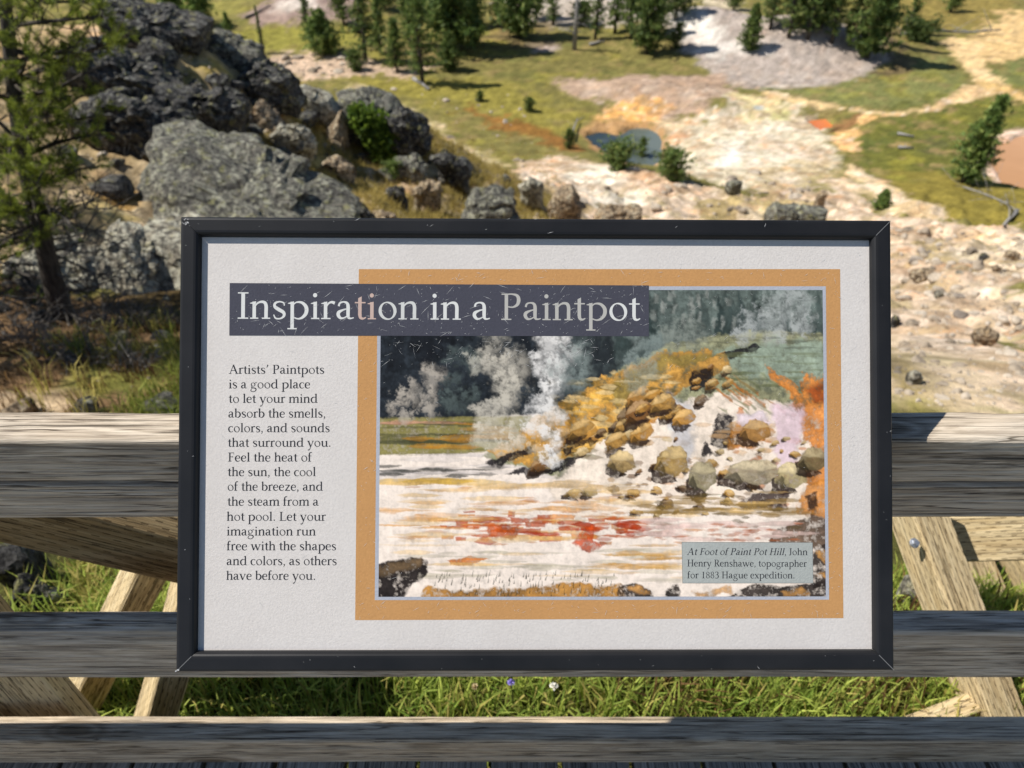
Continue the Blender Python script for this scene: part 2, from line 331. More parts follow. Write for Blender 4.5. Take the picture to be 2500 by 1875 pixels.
# colour patches of the ground: polygon in photo pixels carried onto the ground, colour as it looks in full sun, edge softness (m), edge wander (m)
REG = [
    ([(-400, -10), (2900, -10), (2900, 620), (1500, 560), (1180, 420), (900, 240), (620, 190), (480, 110), (300, 40), (-400, 60)], (120, 113, 66), 1.0, 1.0, .95),
    ([(820, 180), (1000, 190), (1240, 200), (1400, 260), (1420, 340), (1300, 330), (1100, 262), (850, 232)], (138, 129, 62), 1.2, 1.5, .9),
    ([(1100, 255), (1230, 285), (1330, 315), (1430, 350), (1420, 372), (1260, 330)], (136, 92, 48), .5, .8, .85),
    ([(480, 70), (900, 65), (900, 110), (640, 125)], (138, 133, 62), .8, 1.2, .9),
    ([(620, 135), (860, 138), (960, 160), (1080, 165), (1000, 182), (760, 192), (690, 175)], (202, 176, 156), .6, 1.2, .9),
    ([(590, 48), (680, 16), (800, 6), (880, 18), (880, 62), (720, 68), (600, 64)], (150, 130, 122), .5, .8, 1),
    ([(680, 30), (760, 22), (770, 45), (690, 52)], (214, 204, 196), 1, .8, .8),
    ([(480, 10), (600, 0), (610, 40), (520, 55)], (140, 134, 70), 1, 1, .8),
    ([(1250, -10), (1640, -10), (1640, 66), (1500, 70), (1280, 62)], (186, 176, 168), .8, 1.5, .9),
    ([(1290, 105), (1350, 102), (1362, 126), (1300, 130)], (176, 160, 156), .4, .5, .9),
    ([(1600, 90), (1640, 30), (1720, 50), (1800, 86), (1900, 84), (2000, 112), (2090, 132), (2182, 150), (2172, 168), (2080, 202), (1930, 222), (1800, 214), (1740, 192), (1680, 140)], (168, 157, 151), .5, .6, 1),
    ([(1612, 60), (1690, 60), (1760, 130), (1740, 150), (1640, 110)], (224, 218, 212), .6, .8, .9),
    ([(1700, 118), (1770, 128), (1900, 146), (1880, 156), (1760, 146)], (206, 200, 196), .5, .4, .8),
    ([(1700, -5), (1800, 0), (1820, 60), (1740, 56)], (196, 182, 160), .8, .8, .8),
    ([(2150, -10), (2480, -10), (2440, 60), (2280, 74), (2160, 90)], (138, 122, 68), 1, 1.5, .9),
    ([(2380, 96), (2440, 30), (2600, 10), (2600, 120), (2440, 160), (2330, 120)], (212, 180, 128), .5, 1.0, 1),
    ([(1372, 196), (1480, 200), (1640, 190), (1740, 184), (1800, 236), (1720, 282), (1600, 306), (1500, 296), (1490, 252), (1400, 228)], (170, 146, 128), .5, .8, 1),
    ([(1480, 250), (1640, 262), (1640, 290), (1500, 268)], (198, 172, 146), .6, .8, .7),
    ([(1470, 306), (1492, 256), (1600, 244), (1640, 262), (1620, 298), (1550, 304)], (226, 172, 104), .35, .5, 1),
    ([(1600, 290), (1720, 284), (1740, 330), (1620, 350)], (216, 192, 158), .5, .6, .9),
    ([(1624, 326), (1750, 312), (1760, 346), (1640, 368)], (230, 150, 104), .4, .7, .9),
    ([(1560, 372), (1640, 340), (1720, 290), (1790, 236), (1860, 238), (1960, 262), (2016, 312), (2066, 372), (2080, 404), (1990, 436), (1800, 452), (1660, 420)], (214, 202, 178), .5, .8, 1),
    ([(1790, 232), (1900, 238), (1930, 270), (1830, 300), (1790, 270)], (216, 200, 150), .4, .6, .9),
    ([(1836, 262), (1862, 258), (1872, 272), (1840, 276)], (160, 172, 178), .2, .3, .9),
    ([(1872, 282), (1920, 276), (1936, 294), (1880, 302)], (196, 196, 120), .3, .5, .7),
    ([(1760, 330), (1890, 310), (1960, 345), (1900, 400), (1780, 405)], (234, 226, 208), .8, 1, .9),
    ([(1756, 360), (1812, 352), (1820, 396), (1762, 404)], (250, 246, 238), .5, .4, 1),
    ([(1850, 420), (2000, 380), (2070, 400), (2000, 450), (1880, 470)], (196, 176, 140), .5, .8, .9),
    ([(1960, 440), (2060, 400), (2140, 440), (2100, 480), (1970, 476)], (158, 146, 100), .5, 1, .8),
    ([(1876, 214), (2000, 214), (2090, 204), (2176, 164), (2300, 140), (2380, 196), (2340, 238), (2200, 268), (2050, 256), (1900, 242)], (120, 122, 74), .4, .7, 1),
    ([(2390, 176), (2500, 140), (2620, 150), (2620, 240), (2450, 210)], (116, 120, 72), .4, .6, 1),
    ([(2040, 392), (2060, 340), (2110, 300), (2130, 272), (2330, 246), (2420, 226), (2620, 260), (2620, 590), (2500, 556), (2260, 530), (2140, 460)], (106, 106, 50), .5, .8, 1),
    ([(2140, 440), (2300, 430), (2620, 470), (2620, 590), (2500, 556), (2250, 524)], (136, 122, 58), 1.0, 1.2, .85),
    ([(2030, 300), (2110, 270), (2120, 300), (2060, 330)], (150, 110, 74), .3, .4, .9),
    ([(2010, 322), (2060, 300), (2046, 340)], (96, 70, 46), .2, .3, .9),
    ([(2230, 340), (2330, 335), (2320, 380), (2240, 385)], (86, 86, 60), .6, .8, .6),
    ([(2408, 380), (2424, 336), (2460, 318), (2560, 306), (2560, 458), (2460, 446), (2416, 414)], (222, 190, 170), .25, .35, 1),
    ([(1412, 318), (1450, 298), (1540, 296), (1600, 298), (1632, 330), (1626, 380), (1590, 396), (1520, 380), (1450, 356)], (176, 138, 96), .3, .35, .9),
    ([(1640, 50), (1760, 50), (1800, 84), (1660, 80)], (112, 98, 72), .6, 1.2, .8), ([(1890, 84), (2180, 70), (2230, 110), (2170, 150), (2060, 124), (1930, 108)], (122, 104, 80), .6, 1.2, .85),
    ([(1170, 60), (1330, 60), (1330, 110), (1190, 130)], (108, 94, 66), .6, 1.5, .8), ([(940, 100), (1080, 110), (1120, 150), (960, 160)], (120, 108, 70), .6, 1.5, .75), ([(2140, 180), (2180, 150), (2240, 160), (2180, 200)], (104, 88, 66), .4, .8, .85),
    # pale slope in front of the basin
    ([(1200, 470), (1260, 400), (1400, 384), (1520, 412), (1640, 428), (1800, 470), (1960, 468), (2060, 440), (2140, 466), (2260, 532), (2620, 566), (2620, 1040), (1000, 1040), (1150, 560)], (212, 190, 168), .5, 1.0, 1),
    ([(1340, 400), (1480, 405), (1580, 470), (1560, 528), (1450, 500)], (238, 230, 214), .6, .8, .95),
    ([(1500, 396), (1640, 436), (1700, 470), (1600, 470)], (226, 190, 160), .5, .8, .8),
    ([(1680, 486), (1800, 470), (2000, 484), (2010, 535), (1660, 545)], (160, 142, 92), .5, 1.0, .85),
    ([(1840, 500), (1960, 486), (2010, 520), (1880, 540)], (206, 182, 128), .4, .6, .8),
    ([(2060, 452), (2140, 440), (2250, 520), (2200, 536)], (226, 200, 164), .6, .7, .8),
    ([(2190, 556), (2330, 570), (2420, 640), (2460, 720), (2420, 800), (2300, 760), (2190, 690)], (184, 158, 130), .8, 1.2, .85),
    ([(2200, 590), (2300, 580), (2390, 640), (2380, 660), (2260, 630)], (150, 136, 92), .4, .6, .75),
    ([(2330, 545), (2460, 560), (2450, 590), (2340, 580)], (232, 190, 140), .4, .6, .8),
    ([(2340, 600), (2620, 560), (2620, 760), (2470, 700)], (226, 208, 180), .5, .8, .8),
    ([(2180, 860), (2260, 900), (2330, 1020), (2150, 1040)], (142, 126, 74), .25, .35, .95),
    ([(2190, 840), (2330, 900), (2400, 950), (2320, 960)], (226, 208, 178), .2, .3, .8),
    # rocky spur on the left
    ([(-400, 80), (300, 60), (480, 110), (620, 185), (720, 240), (900, 250), (1060, 330), (1260, 430), (1440, 520), (1300, 620), (700, 700), (-400, 700)], (168, 148, 112), .5, .8, 1),
    ([(600, 290), (760, 250), (860, 310), (840, 420), (640, 360)], (166, 150, 96), .4, .6, .9),
    ([(700, 440), (860, 430), (1000, 470), (1080, 520), (900, 520), (760, 470)], (172, 154, 102), .4, .6, .9),
    ([(640, 270), (700, 262), (700, 320), (620, 300)], (208, 174, 134), .3, .4, .8),
    ([(950, 400), (1040, 450), (1000, 480), (940, 440)], (206, 166, 124), .3, .5, .7),
    ([(840, 190), (1000, 260), (1240, 400), (1200, 430), (1000, 320), (830, 250)], (186, 170, 128), .4, .6, .8),
    ([(400, 150), (520, 165), (560, 190), (420, 200)], (166, 146, 70), .3, .4, .9),
    ([(150, 60), (290, 60), (280, 90), (150, 100)], (206, 172, 136), .3, .4, .8),
    ([(200, 490), (330, 482), (345, 520), (280, 566), (225, 552)], (200, 168, 30), .12, .2, .95),
    ([(230, 440), (360, 440), (350, 480), (230, 484)], (170, 134, 76), .15, .2, .9),
    # near the boardwalk on the left
    ([(-400, 690), (430, 690), (700, 720), (900, 1100), (-400, 1100)], (126, 100, 74), .2, .3, .95),
    ([(200, 860), (460, 830), (470, 980), (180, 970)], (122, 124, 58), .12, .2, .85),
    ([(-400, 960), (200, 960), (240, 1010), (-400, 1040)], (196, 172, 140), .1, .15, .8),
    ([(250, 700), (450, 690), (450, 800), (260, 780)], (84, 72, 42), .2, .3, .8)]
PATHS = [([(2350, 104), (2362, 150), (2400, 190), (2420, 208), (2340, 240), (2260, 268), (2180, 278), (2080, 268), (1990, 254), (1890, 232)], [1.2, 1.0, .9, 1.1, .6, .5, .42, .4, .5, .7], (220, 190, 142)),
         ([(2410, 205), (2470, 226), (2560, 262)], [.9, .6, .5], (210, 176, 118)), ([(2118, 272), (2122, 286), (2092, 308), (2064, 330), (2054, 348), (2074, 362)], [.3, .35, .4, .5, .8, .7], (232, 184, 124)),
         ([(2080, 402), (2120, 440), (2160, 470), (2260, 520)], [.5, .5, .8, 1.2], (224, 196, 156))]

ys = np.concatenate([np.linspace(-6, 0.7, 10), np.geomspace(0.75, 105, 600), np.geomspace(112, 4000, 26)])
ts = np.linspace(-1, 1, 431)
Yg = np.repeat(ys[:, None], len(ts), 1); Xg = ts[None] * (np.abs(Yg) * 0.86 + 3.4)
x = Xg.ravel(); y = Yg.ravel(); z = T(x, y)
base = np.tile(alb(120, 116, 64), (len(x), 1))
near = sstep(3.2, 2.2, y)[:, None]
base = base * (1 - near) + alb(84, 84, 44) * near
wx = fbm(x * .55, y * .55, 3.3, 4); wy = fbm(x * .55, y * .55, 9.1, 4); wf = fbm(x * 2.3, y * 2.3, 5.5, 3); wg = fbm(x * 6, y * 6, 1.5, 2)
def blend(sd, col, soft, wander, a):
    global base
    k = (sstep(soft, -soft, sd + wander * (1.5 * wx) + wander * 0.7 * wf + wander * .35 * wg) * a)[:, None]
    base = base * (1 - k) + alb(*col) * k
for poly, col, soft, wander, a in REG:
    P = toxy(poly); blend(poly_sd(x, y, P), col, soft, wander, a)
for line, wid, col in PATHS:
    P = toxy(line); sd = np.full(x.shape, 1e9)
    for i in range(len(P) - 1):
        e = P[i + 1] - P[i]; t = np.clip(((x - P[i, 0]) * e[0] + (y - P[i, 1]) * e[1]) / (e @ e), 0, 1)
        sd = np.minimum(sd, np.hypot(x - P[i, 0] - t * e[0], y - P[i, 1] - t * e[1]) - (wid[i] + t * (wid[i + 1] - wid[i])))
    blend(sd, col, .2, .35, 1)
# mineral crust and bare soil: paler and browner ground mixed at several sizes
lum = base.mean(1); pale = sstep(.2, .36, lum) * sstep(2.5, 5, y) * (1 - .8 * sstep(52, 60, y))
for (fx, fz, lo, hi, col, a) in ((.22, 3., .05, .5, (176, 142, 112), .55), (.7, 13., .1, .5, (160, 136, 104), .55), (.45, 23., .15, .55, (240, 226, 214), .42), (1.5, 33., .1, .5, (150, 132, 96), .5), (2.6, 43., .2, .6, (246, 232, 218), .4), (1.1, 53., .3, .6, (222, 168, 122), .5)):
    k = (sstep(lo, hi, fbm(x * fx, y * fx, fz, 4)) * pale * a)[:, None]; base = base * (1 - k) + alb(*col) * k
k = (sstep(.25, .6, fbm(x * .9, y * .9, 63., 4)) * pale * sstep(40, 30, y) * .6)[:, None]; base = base * (1 - k) + alb(132, 122, 78) * k
# meadow mottling and soil showing through
mz = sstep(-15, -16.2, z) * sstep(.25, .1, base[:, 0])
k = (sstep(.15, .6, fbm(x * .4, y * .4, 7.7, 4)) * .8 * mz)[:, None]; base = base * (1 - k) + alb(150, 142, 60) * k
k = (sstep(.15, .6, fbm(x * .5, y * .5, 17.7, 4)) * .8 * mz)[:, None]; base = base * (1 - k) + alb(86, 94, 50) * k
k = (sstep(.2, .6, fbm(x * .9, y * .9, 37.7, 4)) * .8 * mz)[:, None]; base = base * (1 - k) + alb(156, 132, 92) * k
base *= (1 + 0.38 * fbm(x * 1.9, y * 1.9, 21., 3) + .2 * wg)[:, None]
base = np.clip(base, .004, .85)
nr, ncx = len(ys), len(ts); ii = np.arange((nr - 1) * (ncx - 1)); r_, c_ = ii // (ncx - 1), ii % (ncx - 1); a0 = r_ * ncx + c_
quads = np.stack([a0, a0 + 1, a0 + ncx + 1, a0 + ncx], 1)
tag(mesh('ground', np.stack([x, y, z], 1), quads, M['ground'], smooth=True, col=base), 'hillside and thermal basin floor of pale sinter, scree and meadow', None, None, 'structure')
def gz(px, py): 
    p = hit(px, py, T); return p

# water
def water(name, key, shallow, deep, label, drop):
    P = toxy(POOL_PX[key]); c = P.mean(0); ring = []
    for s in (1.22,): ring = c + (P - c) * s
    zz = LEVEL[key]
    n = N(name + '_water', 0.1, 0.3)
    g = n.noise(n.map((1, 1, 1)), 0.7, 3, 0.5)
    n.bump(n.noise(n.map((1, 1, 1)), 6, 3, .5), 0.08, 0.02)
    sx = n.new('ShaderNodeSeparateXYZ'); n.l(n.tc.outputs['Generated'], sx.inputs[0])
    n.color(n.ramp(n.math('ADD', n.math('MULTIPLY', sx.outputs[0], .6), n.math('MULTIPLY', g, .4)), [(0.35, deep), (0.72, shallow)]))
    vv = [(q[0], q[1], zz) for q in ring]
    return tag(mesh('pool_water', vv, [tuple(range(len(vv)))[::-1]], n.m), label, None, None, 'structure')
water('blue', 'blue', (0.115, 0.135, 0.115), (0.022, 0.034, 0.036), 'steaming dark blue hot spring pool in the basin', .18)
water('orange', 'orange', (0.62, 0.19, 0.06), (0.52, 0.15, 0.05), 'small bright orange mud pool', .12)
water('tan', 'tan', (0.50, 0.27, 0.12), (0.42, 0.22, 0.09), 'orange brown shallow pool with pale pink rim', .1)

# ------------------------------------------------------------------ rocks
import bmesh
_ico = {}
def ico(n):
    if n not in _ico:
        bm = bmesh.new(); bmesh.ops.create_icosphere(bm, subdivisions=n, radius=1.0)
        _ico[n] = (np.array([v.co for v in bm.verts]), [tuple(v.index for v in f.verts) for f in bm.faces]); bm.free()
    return _ico[n]
def rock_shape(seed, dims, sub=4, cuts=15, tilt=0.0, rough=1.0):
    r = np.random.RandomState(seed); v, f = ico(sub); v = v.copy()
    for _ in range(cuts):
        n = r.normal(size=3); n /= np.linalg.norm(n); d = r.uniform(.55, .92)
        k = np.maximum(v @ n - d, 0); v -= k[:, None] * n * .93
    u = v / np.linalg.norm(v, axis=1)[:, None]; o = r.uniform(0, 50)
    v = v * (1 + rough * (.16 * fbm(u[:, 0] * 1.7 + o, u[:, 1] * 1.7, u[:, 2] * 1.7, 3) + .07 * np.abs(fbm(u[:, 0] * 5 + o, u[:, 1] * 5, u[:, 2] * 5, 3)) ))[:, None]
    v = v + .025 * rough * u * fbm(u[:, 0] * 14 + o, u[:, 1] * 14, u[:, 2] * 14, 2)[:, None]
    v *= np.asarray(dims) / 2
    a = tilt; R = np.array([[math.cos(a), 0, -math.sin(a)], [0, 1, 0], [math.sin(a), 0, math.cos(a)]])
    return v @ R.T, f
def boulder(box, y, mat, label, seed, depth=1.0, sub=4, tilt=0.0, sink=0.0, name='boulder', group='boulders on the rocky spur', rough=1.0):
    x0, y0, x1, y1 = box
    c = at((x0 + x1) / 2, (y0 + y1) / 2, y); dz = (c - CAM) @ FWD
    w = (x1 - x0) * dz / F_PX; h = (y1 - y0) * dz / F_PX * 1.08
    d = w * depth; v, f = rock_shape(seed, (w, d, h), sub, tilt=tilt, rough=rough)
    c = c - np.array([0, 0, sink * h])
    v = v + c
    lo = float(v[:, 2].min()); g = float(T(c[0], c[1]))
    if lo > g - 0.02:                       # carry the foot of the rock down into the ground
        k = np.clip((c[2] - v[:, 2]) / (c[2] - lo + 1e-6), 0, 1); v[:, 2] -= k * (lo - g + .12)
    o = (c[0], c[1], min(g, c[2]))
    return tag(mesh(name, v, f, M[mat], None, o, smooth=False), label, 'rock', group)
def crag(poly, yy, mat, label, seed, depth=1.0, lean=0.0, sub=5, rough=1.0, name='boulder', group='boulders on the rocky spur'):
    """a blocky rock: outline of its face, a depth of its own, broken into displaced blocks"""
    P = np.array(poly, float); c2 = (P.min(0) + P.max(0)) / 2; c = at(c2[0], c2[1], yy); dz = (c - CAM) @ FWD; sc = dz / F_PX
    Q = (P - c2) * np.array([sc, -sc * 1.06]); r = np.random.RandomState(seed); u, f = ico(sub); u = u.copy()
    al = np.arctan2(u[:, 2], u[:, 0]); R = np.zeros(len(u)); ca, sa = np.cos(al), np.sin(al)
    for i in range(len(Q)):
        a, b = Q[i], Q[(i + 1) % len(Q)]; e = b - a; den = ca * e[1] - sa * e[0]; den = np.where(np.abs(den) < 1e-9, 1e-9, den)
        t = (a[0] * e[1] - a[1] * e[0]) / den; w = (a[0] * sa - a[1] * ca) / den
        R = np.maximum(R, np.where((t > 0) & (w >= -.001) & (w <= 1.001), t, 0))
    s_ = np.hypot(u[:, 0], u[:, 2]) ** .55; size = float(np.sqrt((Q.max(0) - Q.min(0)).prod())); dp = depth * size / 2
    v = np.stack([R * s_ * ca, np.sign(u[:, 1]) * np.abs(u[:, 1]) ** .8 * dp, R * s_ * sa], 1)
    k = 70; sd_ = v[r.choice(len(v), k, replace=False)] * r.uniform(.8, 1.1, (k, 1)); w = v + .05 * size * np.stack([fbm(v[:, 0] / size * 5 + i * 9, v[:, 1] / size * 5, v[:, 2] / size * 5, 3) for i in range(3)], 1)
    cell = np.argmin(((w[:, None] - sd_[None]) ** 2 * np.array([1, 1, 1.6])).sum(-1), 1); off = r.uniform(-1, .6, k)[cell]
    n_ = v / (np.linalg.norm(v, axis=1)[:, None] + 1e-9); q = v / size; o = r.uniform(0, 40)
    v = v + n_ * (.075 * rough * size * off + .05 * rough * size * fbm(q[:, 0] * 3 + o, q[:, 1] * 3, q[:, 2] * 3, 3) - .045 * rough * size * np.abs(fbm(q[:, 0] * 9 + o, q[:, 1] * 9, q[:, 2] * 9, 3)))[:, None]
    lz = v[:, 2].copy(); v = v + c; dr = v - CAM; v = v + dr / dr[:, 1:2] * (lean * lz)[:, None]
    lo = float(v[:, 2].min()); g = float(T(c[0], c[1]))
    if lo > g - .02: kk = np.clip((c[2] - v[:, 2]) / (c[2] - lo + 1e-6), 0, 1); v[:, 2] -= kk * (lo - g + .12)
    return tag(mesh(name, v, f, M[mat], None, (c[0], c[1], min(g, c[2]))), label, 'rock', group)
CR = [
    ([(255, 14), (300, 4), (380, 26), (470, 44), (508, 62), (497, 95), (482, 132), (440, 150), (390, 150), (330, 120), (270, 70)], 18, 'rock_dark', 'flat topped dark outcrop highest on the left, below the young pines', 11, 1.1, -.35),
    ([(488, 100), (530, 82), (580, 92), (640, 125), (654, 152), (620, 172), (560, 165), (500, 150)], 19, 'rock_grey', 'grey lichened boulder just right of the highest dark outcrop', 12, 1.0, .2),
    ([(165, 120), (240, 106), (310, 130), (390, 165), (445, 200), (440, 262), (390, 300), (300, 292), (220, 230)], 16, 'rock_dark', 'dark overhanging crag below the highest flat topped outcrop', 13, .9, -.35),
    ([(540, 218), (600, 180), (660, 163), (712, 184), (746, 250), (724, 275), (650, 276), (560, 262)], 18.2, 'rock_dark', 'blocky dark rock with pale top beside the pink gravel', 14, .9, -.3),
    ([(190, 262), (300, 235), (420, 256), (480, 300), (450, 370), (420, 430), (370, 470), (260, 470), (205, 390)], 13.6, 'rock_dark', 'large shadowed crag right behind the big wedge shaped boulder', 15, .8, -.3),
    ([(400, 205), (490, 232), (560, 226), (606, 252), (594, 322), (490, 336), (430, 300)], 15.6, 'rock_dark', 'dark hollowed rock between the two shadowed crags', 46, .8, -.3),
    ([(362, 450), (392, 388), (432, 338), (500, 344), (560, 374), (660, 398), (745, 440), (820, 486), (890, 540), (900, 660), (500, 700), (380, 620), (368, 520)], 11.2, 'rock_grey', 'big wedge shaped grey boulder behind the top left corner of the sign', 16, .9, .75),
    ([(456, 326), (516, 330), (566, 366), (612, 402), (580, 420), (500, 390)], 13.0, 'rock_dark', 'small dark rock against the top of the big wedge shaped boulder', 48, .8, -.2),
    ([(205, 640), (250, 595), (330, 540), (366, 556), (384, 640), (366, 740), (220, 740)], 7.3, 'rock_pale', 'pale cracked boulder behind the dark pine trunk', 17, .9, .6),
    ([(356, 560), (400, 524), (480, 530), (560, 560), (560, 740), (372, 740)], 7.6, 'rock_pale', 'pale boulder half hidden by the left edge of the sign', 18, .8, .6),
    ([(20, 640), (110, 588), (190, 580), (240, 620), (236, 720), (40, 720)], 7.1, 'rock_pale', 'low pale boulder under the dead pine twigs', 47, .8, .5),
    ([(820, 236), (880, 222), (960, 252), (1004, 288), (962, 304), (880, 294), (830, 272)], 21.4, 'rock_grey', 'grey slab roofing the black hollow with the juniper', 19, 1.3, .0),
    ([(832, 288), (950, 284), (976, 404), (900, 420), (842, 412)], 20.7, 'rock_dark', 'dark rock added for the black shade in the hollow behind the juniper', 68, .5, -.75),  # added rock, its dark colour and overhang stand in for the hollow's shade
    ([(950, 276), (1000, 268), (1054, 308), (1050, 362), (1004, 392), (960, 372), (944, 322)], 20.4, 'rock_dark', 'dark upright block right of the green juniper', 20, .9, -.35),
    ([(804, 316), (842, 274), (856, 310), (846, 396), (812, 412)], 20, 'rock_tan', 'grey rock left of the black hollow with the juniper', 21, 1.0, .0),
    ([(944, 420), (968, 388), (1016, 382), (1044, 408), (1036, 440), (956, 444)], 18.8, 'rock_grey', 'rounded grey boulder at the foot of the juniper', 22, .9, .1),
    ([(1050, 384), (1090, 374), (1150, 410), (1140, 428), (1070, 410)], 19.5, 'rock_dark', 'low dark ledge right of the rounded boulder under the juniper', 23, .8, -.2),
    ([(1120, 526), (1156, 466), (1208, 456), (1258, 478), (1276, 560), (1200, 600), (1128, 590)], 16.2, 'rock_grey', 'lichened boulder poking up behind the middle of the sign top', 24, .9, .3),
    ([(1336, 506), (1352, 462), (1396, 456), (1426, 506), (1420, 560), (1346, 560)], 19.5, 'rock_tan', 'brown boulder beside the white patch, behind the sign top', 25, .9, -.2),
    ([(1266, 456), (1292, 434), (1326, 448), (1328, 480), (1276, 480)], 21, 'rock_pale', 'small pale boulder left of the white patch on the slope', 26, .9, -.2),
    ([(662, 336), (690, 308), (750, 312), (776, 350), (760, 392), (680, 388)], 16.4, 'rock_pale', 'pale ledge with dark underside on the dry grass', 28, .8, -.4),
    ([(590, 320), (620, 270), (642, 245), (670, 280), (700, 322), (650, 336)], 16.9, 'rock_tan', 'pinkish pointed rock on the dry grass', 29, .8, .1),
    ([(700, 218), (744, 212), (840, 250), (836, 264), (760, 252)], 20.6, 'rock_pale', 'long grey ledge along the crest above the dry grass', 49, .9, .1)]
for (pl, yy, mt, lab, sd, dep, ln_) in CR: crag(pl, yy, mt, lab, sd, dep, ln_)
B = [
    ((1440, 505, 1580, 580), 18.5, 'rock_tan', 'tan boulder mostly sunk behind the sign top below the white patch', 27, .9, 4, .1),
    ((770, 382, 870, 455), 17, 'rock_tan', 'tan rock between the dry grass and the black hollow', 30, .8, 4, .2),
    ((840, 495, 920, 570), 12.6, 'rock_dark', 'small black rock at the right tip of the big wedge shaped boulder', 31, .8, 4, .2),
    ((900, 512, 980, 575), 13.4, 'rock_tan', 'brown stone in dry grass against the sign top', 32, .8, 4, .1),
    ((1000, 440, 1080, 500), 16.5, 'rock_tan', 'tan stone in dry grass above the sign top', 33, .8, 4, .1),
    ((940, 455, 1000, 500), 15.5, 'rock_dark', 'small dark stone in dry grass left of the tan stone', 34, .8, 3, .1),
    ((1840, 500, 2020, 560), 24, 'rock_grey', 'grey slab behind the right part of the sign top', 35, .8, 4, .0),
    ((1990, 465, 2020, 500), 28, 'rock_tan', 'small yellowish stone by the green tuft above the sign', 36, .8, 3, .0),
    ((1772, 440, 1812, 470), 33, 'rock_grey', 'grey stone alone on the white ground below the pool bushes', 37, .8, 3, .0),
    ((490, 180, 580, 245), 17, 'rock_dark', 'dark rock under the yellow grass ledge', 38, .8, 4, .1)]
def rpoly(box, seed):
    q = np.random.RandomState(seed); a = np.sort((np.arange(9) + q.uniform(-.35, .35, 9)) / 9 * 2 * math.pi)
    w, h = (box[2] - box[0]) / 2, (box[3] - box[1]) / 2; m = q.uniform(.72, 1.05, 9) / np.maximum(np.abs(np.cos(a)), np.abs(np.sin(a))) ** .55
    return [((box[0] + box[2]) / 2 + w * m[i] * math.cos(a[i]), (box[1] + box[3]) / 2 - h * m[i] * math.sin(a[i])) for i in range(9)]
for (box, yy, mt, lab, sd, dep, sub, tl) in B: crag(rpoly(box, sd), yy, mt, lab, sd, dep, -.15, 4, 1.25)
B2 = [((2210, 640, 2300, 690), 14.8, 'rock_tan', 'brown stone on the pale slope nearest the top right corner of the sign', 50),
      ((2440, 600, 2500, 640), 17.8, 'rock_tan', 'dark topped stone near the right edge of the pale slope', 51),
      ((2385, 610, 2420, 640), 18, 'rock_dark', 'small dark stone left of the dark topped stone on the pale slope', 52),
      ((2235, 665, 2265, 690), 13.8, 'rock_dark', 'small black stone below the brown stone on the pale slope', 53),
      ((2360, 780, 2450, 850), 7.6, 'rock_tan', 'angular brown stone casting a long shadow on the pale slope', 54),
      ((2275, 700, 2310, 730), 11.4, 'rock_pale', 'white rounded stone halfway up the pale slope', 55),
      ((2170, 755, 2200, 800), 8.3, 'rock_dark', 'dark stone touching the right edge of the sign', 56),
      ((2206, 890, 2262, 940), 4.6, 'rock_pale', 'pale grey rounded stone above the right end of the top rail', 57),
      ((2330, 655, 2350, 672), 14.2, 'rock_pale', 'tiny bright white stone on the pale slope', 58),
      ((2415, 640, 2450, 665), 15.6, 'rock_tan', 'flat tan stone under the dark topped stone', 59)]
for (box, yy, mt, lab, sd) in B2: 
    p = gz((box[0] + box[2]) / 2, box[3] - 6); _m = ((box[0] + box[2]) / 2, box[3]); box = tuple(_m[i % 2] + (v - _m[i % 2]) * .74 for i, v in enumerate(box)); crag(rpoly(box, sd), max(1.5, p[1]), mt, lab, sd, .9, -.1, 4, 1.2, name='stone', group='stones on the pale slope')
B3 = [((-40, 1300, 120, 1440), 1.75, 'rock_dark', 'dark rock seen between top and middle rails at far left', 60),  # plain dark rock material, same as the next stone
      ((20, 1400, 130, 1500), 1.5, 'rock_dark', 'bluish dark rock just above the left end of the middle rail', 61),
      ((75, 1415, 160, 1500), 1.48, 'rock_grey', 'grey mossy stone beside the grass tuft under the top rail', 62),
      ((115, 1465, 160, 1500), 1.42, 'rock_pale', 'small white stone touching the middle rail', 63),
      ((175, 975, 250, 1020), 3.5, 'rock_grey', 'grey stone on top of the left rail line', 64),
      ((325, 968, 440, 1020), 3.5, 'rock_grey', 'flat grey stone next to the left edge of the sign', 65),
      ((10, 975, 90, 1020), 3.45, 'rock_tan', 'tan stone at the far left above the top rail', 66),
      ((2190, 1390, 2250, 1500), 1.6, 'rock_pale', 'pale rock between the sign and the bolted brace', 67)]
for (box, yy, mt, lab, sd) in B3:
    yy = float(gz((box[0] + box[2]) / 2, box[3] - 12)[1]); boulder(box, yy, mt, lab, sd, .9, 4, .1, name='stone', group='stones beside the boardwalk')
# loose stones too many to count
rs = np.random.RandomState(3); V, Fc = [], []; nn = 0
bv, bf = ico(2)
def loose(px0, py0, px1, py1, n, smin, smax):
    global nn
    for _ in range(n):
        p = gz(rs.uniform(px0, px1), rs.uniform(py0, py1))
        if px0 in (150, 600) and (p[1] > 26 or p[2] < -13.5): continue
        s = smin * (smax / smin) ** (rs.rand() ** 2.4) * min(1.0, max(.12, p[1] / 22))
        dd = rs.normal(size=3); u = bv.copy()
        for _ in range(6):
            q = rs.normal(size=3); q /= np.linalg.norm(q); u -= np.maximum(u @ q - rs.uniform(.45, .9), 0)[:, None] * q
        a = rs.uniform(0, 6.28); R = np.array([[math.cos(a), -math.sin(a), 0], [math.sin(a), math.cos(a), 0], [0, 0, 1]])
        V.append((u * np.array([1, rs.uniform(.6, 1), rs.uniform(.45, .8)])) @ R.T * s + p); Fc.extend([tuple(i + nn for i in f) for f in bf]); nn += len(bv)
loose(2185, 560, 2520, 990, 620, .035, .32); loose(1250, 420, 2000, 540, 110, .07, .5); loose(620, 200, 1300, 530, 170, .05, .35)
